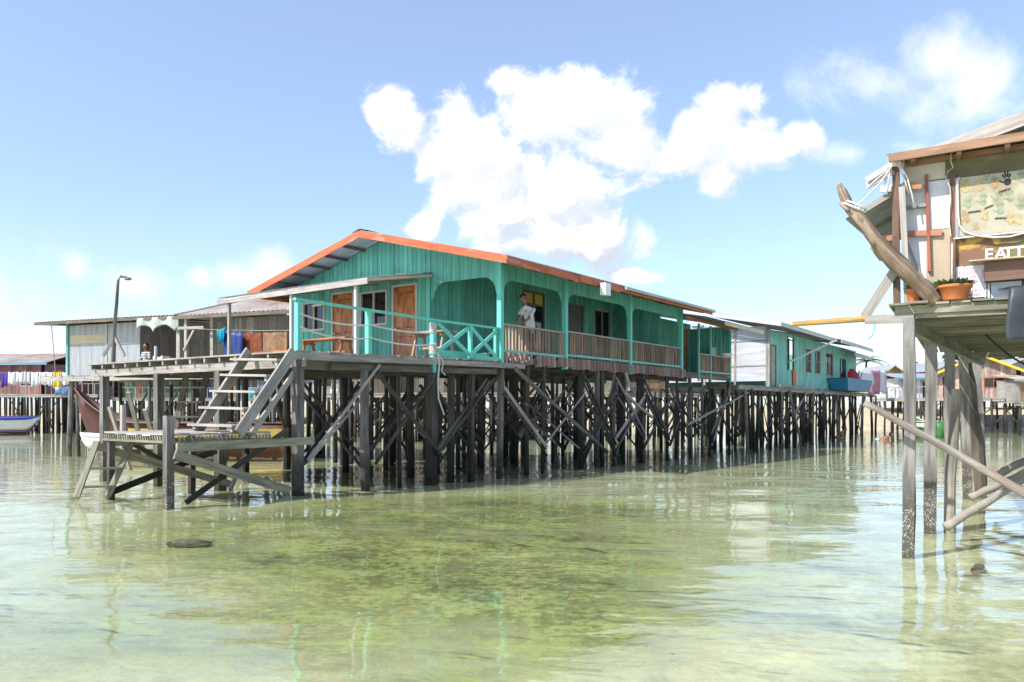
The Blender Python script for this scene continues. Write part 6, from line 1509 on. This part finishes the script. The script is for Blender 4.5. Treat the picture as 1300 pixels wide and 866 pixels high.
def handprint(u, v, s, rot, mi, mb):
    cx_, cz_ = hz(u, v); mb.cur = mi; c, s_ = math.cos(rot), math.sin(rot)
    def P2(x, z): return Vector((cx_+(x*c-z*s_)*s, .1705, cz_+(x*s_+z*c)*s))
    def blob(x, z, rx, rz, a): 
        pts = []
        for i in range(10):
            t = 2*PI*i/10; xx = rx*math.cos(t); zz_ = rz*math.sin(t); pts.append(P2(x+xx*math.cos(a)-zz_*math.sin(a), z+xx*math.sin(a)+zz_*math.cos(a)))
        mb.poly(pts[::-1], (0, -.0012, 0))
    blob(0, 0, .036, .038, 0)
    for i, (a, L) in enumerate(((.42, .075), (.14, .088), (-.12, .085), (-.4, .068))): blob(-math.sin(a)*L, math.cos(a)*L, .0085, .034*L/.08, a)
    blob(-.052, .012, .0085, .028, .95)
hp_ = MB(SM)
for a in ((1279, 231, .95, .1, 2), (1248, 257, .85, -.1, 0), (1283, 252, .9, .15, 0), (1229, 261, .8, .05, 0), (1264, 253, .8, -.5, 0), (1270, 268, .95, .05, 0), (1283, 281, .85, 0, 1), (1251, 277, .8, .0, 1), (1226, 240, .95, .1, 1), (1245, 240, .7, .2, 1), (1261, 227, .85, 1.2, 0), (1262, 236, .8, -.3, 3), (1298, 228, .9, .1, 0), (1227, 279, .9, .2, 3), (1296, 262, .9, -.2, 0), (1294, 282, .8, .1, 1), (1240, 290, .6, .4, 3)): handprint(*a, hp_)
hp_.build('handprints', ['pr_green', 'pr_yell', 'pr_blk', 'pr_brn'], hb)
# scrawled signatures under the prints
sg_ = MB(SM)
for u0, v0, w_, tilt, k in ((1229, 270, 16, .16, 9), (1250, 265, 11, .5, 6), (1268, 244, 15, .35, 8), (1263, 277.5, 15, .05, 8)):
    pts = []
    for i in range(k*3): 
        t = i/(k*3-1); x, z = hz(u0+w_*t, v0-w_*t*tilt*.8+math.sin(i*2.1)*1.8); pts.append(Vector((x, .1688, z)))
    sg_.tube(pts, .0028, 4)
sg_.build('signatures', 'pr_blk', hb)
# menu sheet
mn = root('menu_sheet', 'white menu sheet handwritten in dark pink above the shack deck', 'menu', SM @ S(1235, 378, .17))
mx0, mz0 = S(1213.5, 379, .19).x, S(1213.5, 379, .19).z; mz1 = S(1213.5, 339, .19).z; mx1 = S(1253, 379, .19).x
MB(SM).bx(mx0, mx1, .195, .205, mz0, mz1).build('sheet', plain('paper', (.78, .78, .82), .7, .06), mn)
MB(SM).bx(mx1+.004, S(1297, 370, .19).x, .196, .206, mz0-.02, S(1250, 357, .19).z).build('blank_sheet', plain('pale_blue_paper', (.62, .72, .80), .6, .08), mn)
M['ink'] = plain('pink_ink', (.42, .02, .10), .7, .2, 30)
sh_ = (mz1-mz0)
for i, (body, xo, s) in enumerate((('- Quac', .04, 1), ('Yuncafe   S', .02, 1), ('Yuncafe   S', .02, 1), ('Avecafo', .02, 1), ('ino', .19, 1), ('S  America', .12, .95), ('S  Sweet', .12, .95))):
    mw = SM @ Matrix.Translation((mx0+.008+xo*(mx1-mx0), .1935, mz1-sh_*(.11+i*.142))) @ Matrix.Rotation(PI/2, 4, 'X') @ Matrix.Rotation(R(-.02, .03), 4, 'Z')
    text_mesh('lettering', body, .054*s, 'ink', mn, mw, .0008, .15, -.0006)
# shelf, hanging box and letters
shf = root('shelf', 'pale plank shelf with dark box bracket fixed under the painted panel', 'shelf', SM @ S(1290, 335, .1)); s0 = S(1230, 333, .0)
tp_ = MB(SM); tp_.poly([Vector((s0.x, -.05, s0.z)), Vector((s0.x+1.5, -.05, s0.z)), Vector((s0.x+1.5, .2, s0.z)), Vector((s0.x+.03, .2, s0.z))], (0, 0, .014)); tp_.build('shelf_board', 'tan_ply', shf)
x0 = S(1250, 337, .08).x; MB(SM).bx(x0, x0+1.2, .05, .2, S(1250, 358, .1).z, s0.z-.008).build('box', 'brown', shf)
br_ = MB(SM); br_.tube([(x0+.02, .06, s0.z-.2), (x0+.02, .06, s0.z-.37)], .006); br_.tube([(x0+.05, .06, s0.z-.2), (x0+.05, .06, s0.z-.37)], .006); br_.build('rods', 'black', shf)
e_ = root('sign_letters', 'white cut out capital letters standing on the pale shelf', 'sign', SM @ S(1270, 331, .1))
for ch, u in zip('EATT', (1249.5, 1262.5, 1273, 1286.5)):
    x = S(u, 330, .0).x; mw = SM @ Matrix.Translation((x, .02, s0.z+.015)) @ Matrix.Rotation(PI/2, 4, 'X'); text_mesh('letter', ch, .158, 'white', e_, mw, .006, 0, .0022)
# cables
cb = MB(SM); cb.tube([S(*c, .15) for c in ((1218, 225), (1215.5, 231), (1216, 250), (1216.5, 272), (1218, 286), (1224, 294), (1238, 299), (1260, 301.5), (1282, 300.5), (1300, 296), (1340, 288))], .011)
cb.tube([S(*c, .16) for c in ((1209, 372), (1208.5, 340), (1208.5, 310), (1210, 303.5), (1225, 301.5), (1243, 299.5), (1270, 297), (1300, 294), (1340, 288))], .009)
tag(cb.build('white_cable', 'rope', None, True), 'white cable looped around the handprint board', 'cable')
cb = MB(SM); cb.tube([S(*c, .12) for c in ((1213, 190), (1207.5, 195), (1207, 205), (1210, 213), (1203, 218), (1201, 226), (1206, 238), (1207, 255), (1204, 272), (1207, 300))], .005); tag(cb.build('thin_wire', 'rope'), 'thin pale wire dangling from the shack fascia beside the brown post', 'wire')
# plant pots
def pot(label, u, v, y, r, h, nl, ls):
    c = S(u, v, y); c.z = SD+.004; rt_ = root('potted_plant', label, 'plant', SM @ c, 0); m = MB(SM)
    m.lathe(c, [(0, 0), (r*.72, 0), (r*.75, .01), (r*.96, h*.8), (r*1.05, h*.82), (r*1.07, h), (r*.95, h), (r*.92, h*.86), (0, h*.84)], 28); po = m.build('pot', 'terracotta', rt_, True)
    m = MB(SM)
    for k in range(nl):
        a = R(0, 2*PI); q = c+Vector((math.cos(a)*r*R(.1, .9), math.sin(a)*r*R(.1, .9), h*.85)); d = Vector((math.cos(a)*R(.2, 1), math.sin(a)*R(.2, 1), R(.4, 1.2))).normalized(); L = ls*R(.6, 1.3)
        x = d.cross(Vector((R(-1, 1), R(-1, 1), .2))).normalized()*L*.22; e = q+d*L
        m.add([q, q.lerp(e, .5)+x, e+Vector((0, 0, -L*.15)), q.lerp(e, .5)-x], [(0, 1, 2, 3)], [[(0, 0), (0, 1), (1, 1), (1, 0)]])
    m.build('foliage', 'leaf', rt_)
    fl_ = MB(SM)
    for k in range(8): a = R(0, 2*PI); q = c+Vector((math.cos(a)*r*R(.3, 1.2), math.sin(a)*r*R(.3, 1.2), h+ls*R(.2, .7))); fl_.lathe(q, [(0, -.006), (.012, 0), (0, .006)], 6)
    fl_.build('blossoms', 'white', rt_)
pot('wide terracotta pot with low green plant at the shack deck edge', 1212, 381, -.02, .155, .155, 170, .10)
pot('small terracotta pot half hidden behind the driftwood log', 1161, 383, .02, .085, .15, 60, .09)
# pale bags behind the log
for u, v, sx1, lab, m_ in ((1172, 372, .11, 'crumpled white bag behind the driftwood log', 'white'), (1190, 368, .10, 'crumpled pale sack left of the wide terracotta pot', 'cream_ply')):
    c = S(u, v, .12); c.z = SD+.005; bmx = bmesh.new(); bmesh.ops.create_icosphere(bmx, subdivisions=4, radius=1)
    for v_ in bmx.verts:
        k = 1+.28*mnoise.noise(v_.co*2.2+Vector((u, 0, 0)))+.12*mnoise.noise(v_.co*6); v_.co = Vector((v_.co.x*sx1*k, v_.co.y*.07*k, max(-.0, (v_.co.z+.9)*.115*k)))
    me = bpy.data.meshes.new('bag'); bmx.to_mesh(me); bmx.free(); me.polygons.foreach_set('use_smooth', [True]*len(me.polygons)); me.materials.append(M[m_]); o = bpy.data.objects.new('bag', me); COL.objects.link(o); o.matrix_world = SM @ Matrix.Translation(c); tag(o, lab, 'bag')
# dark tarpaulin over the deck edge
tx0 = S(1267, 380, -.15).x
def tf(u, v):
    s = v*.84; x = tx0+u*1.1+.12*v*(1-u)
    if s < .35: y, z = .2-s, SD+.055-.02*s/.35
    else:
        t = (s-.35); y = -.15-.05*math.sin(min(1, t/.2)*PI/2); z = SD+.035-t
    return Vector((x+.05*math.sin(v*5), y-.025*math.sin(u*13+v*2)*v, z+.03*math.sin(u*4+.6)+.045*(1-u)*(s < .5)))
tb_ = MB(SM); tb_.slab(tf, 26, 26, (0, .004, -.003)); tag(tb_.build('tarpaulin', 'tarp', None, True), 'charcoal tarpaulin draped over the shack deck edge', 'tarpaulin')
hz_ = MB(SM); hz_.tube(sagline(SM.inverted() @ W(1245, 418, 10), SM.inverted() @ W(1320, 470, 10.5), .08), .012); tag(hz_.build('black_hose', 'black_line'), 'black hose sagging under the shack deck', 'hose')
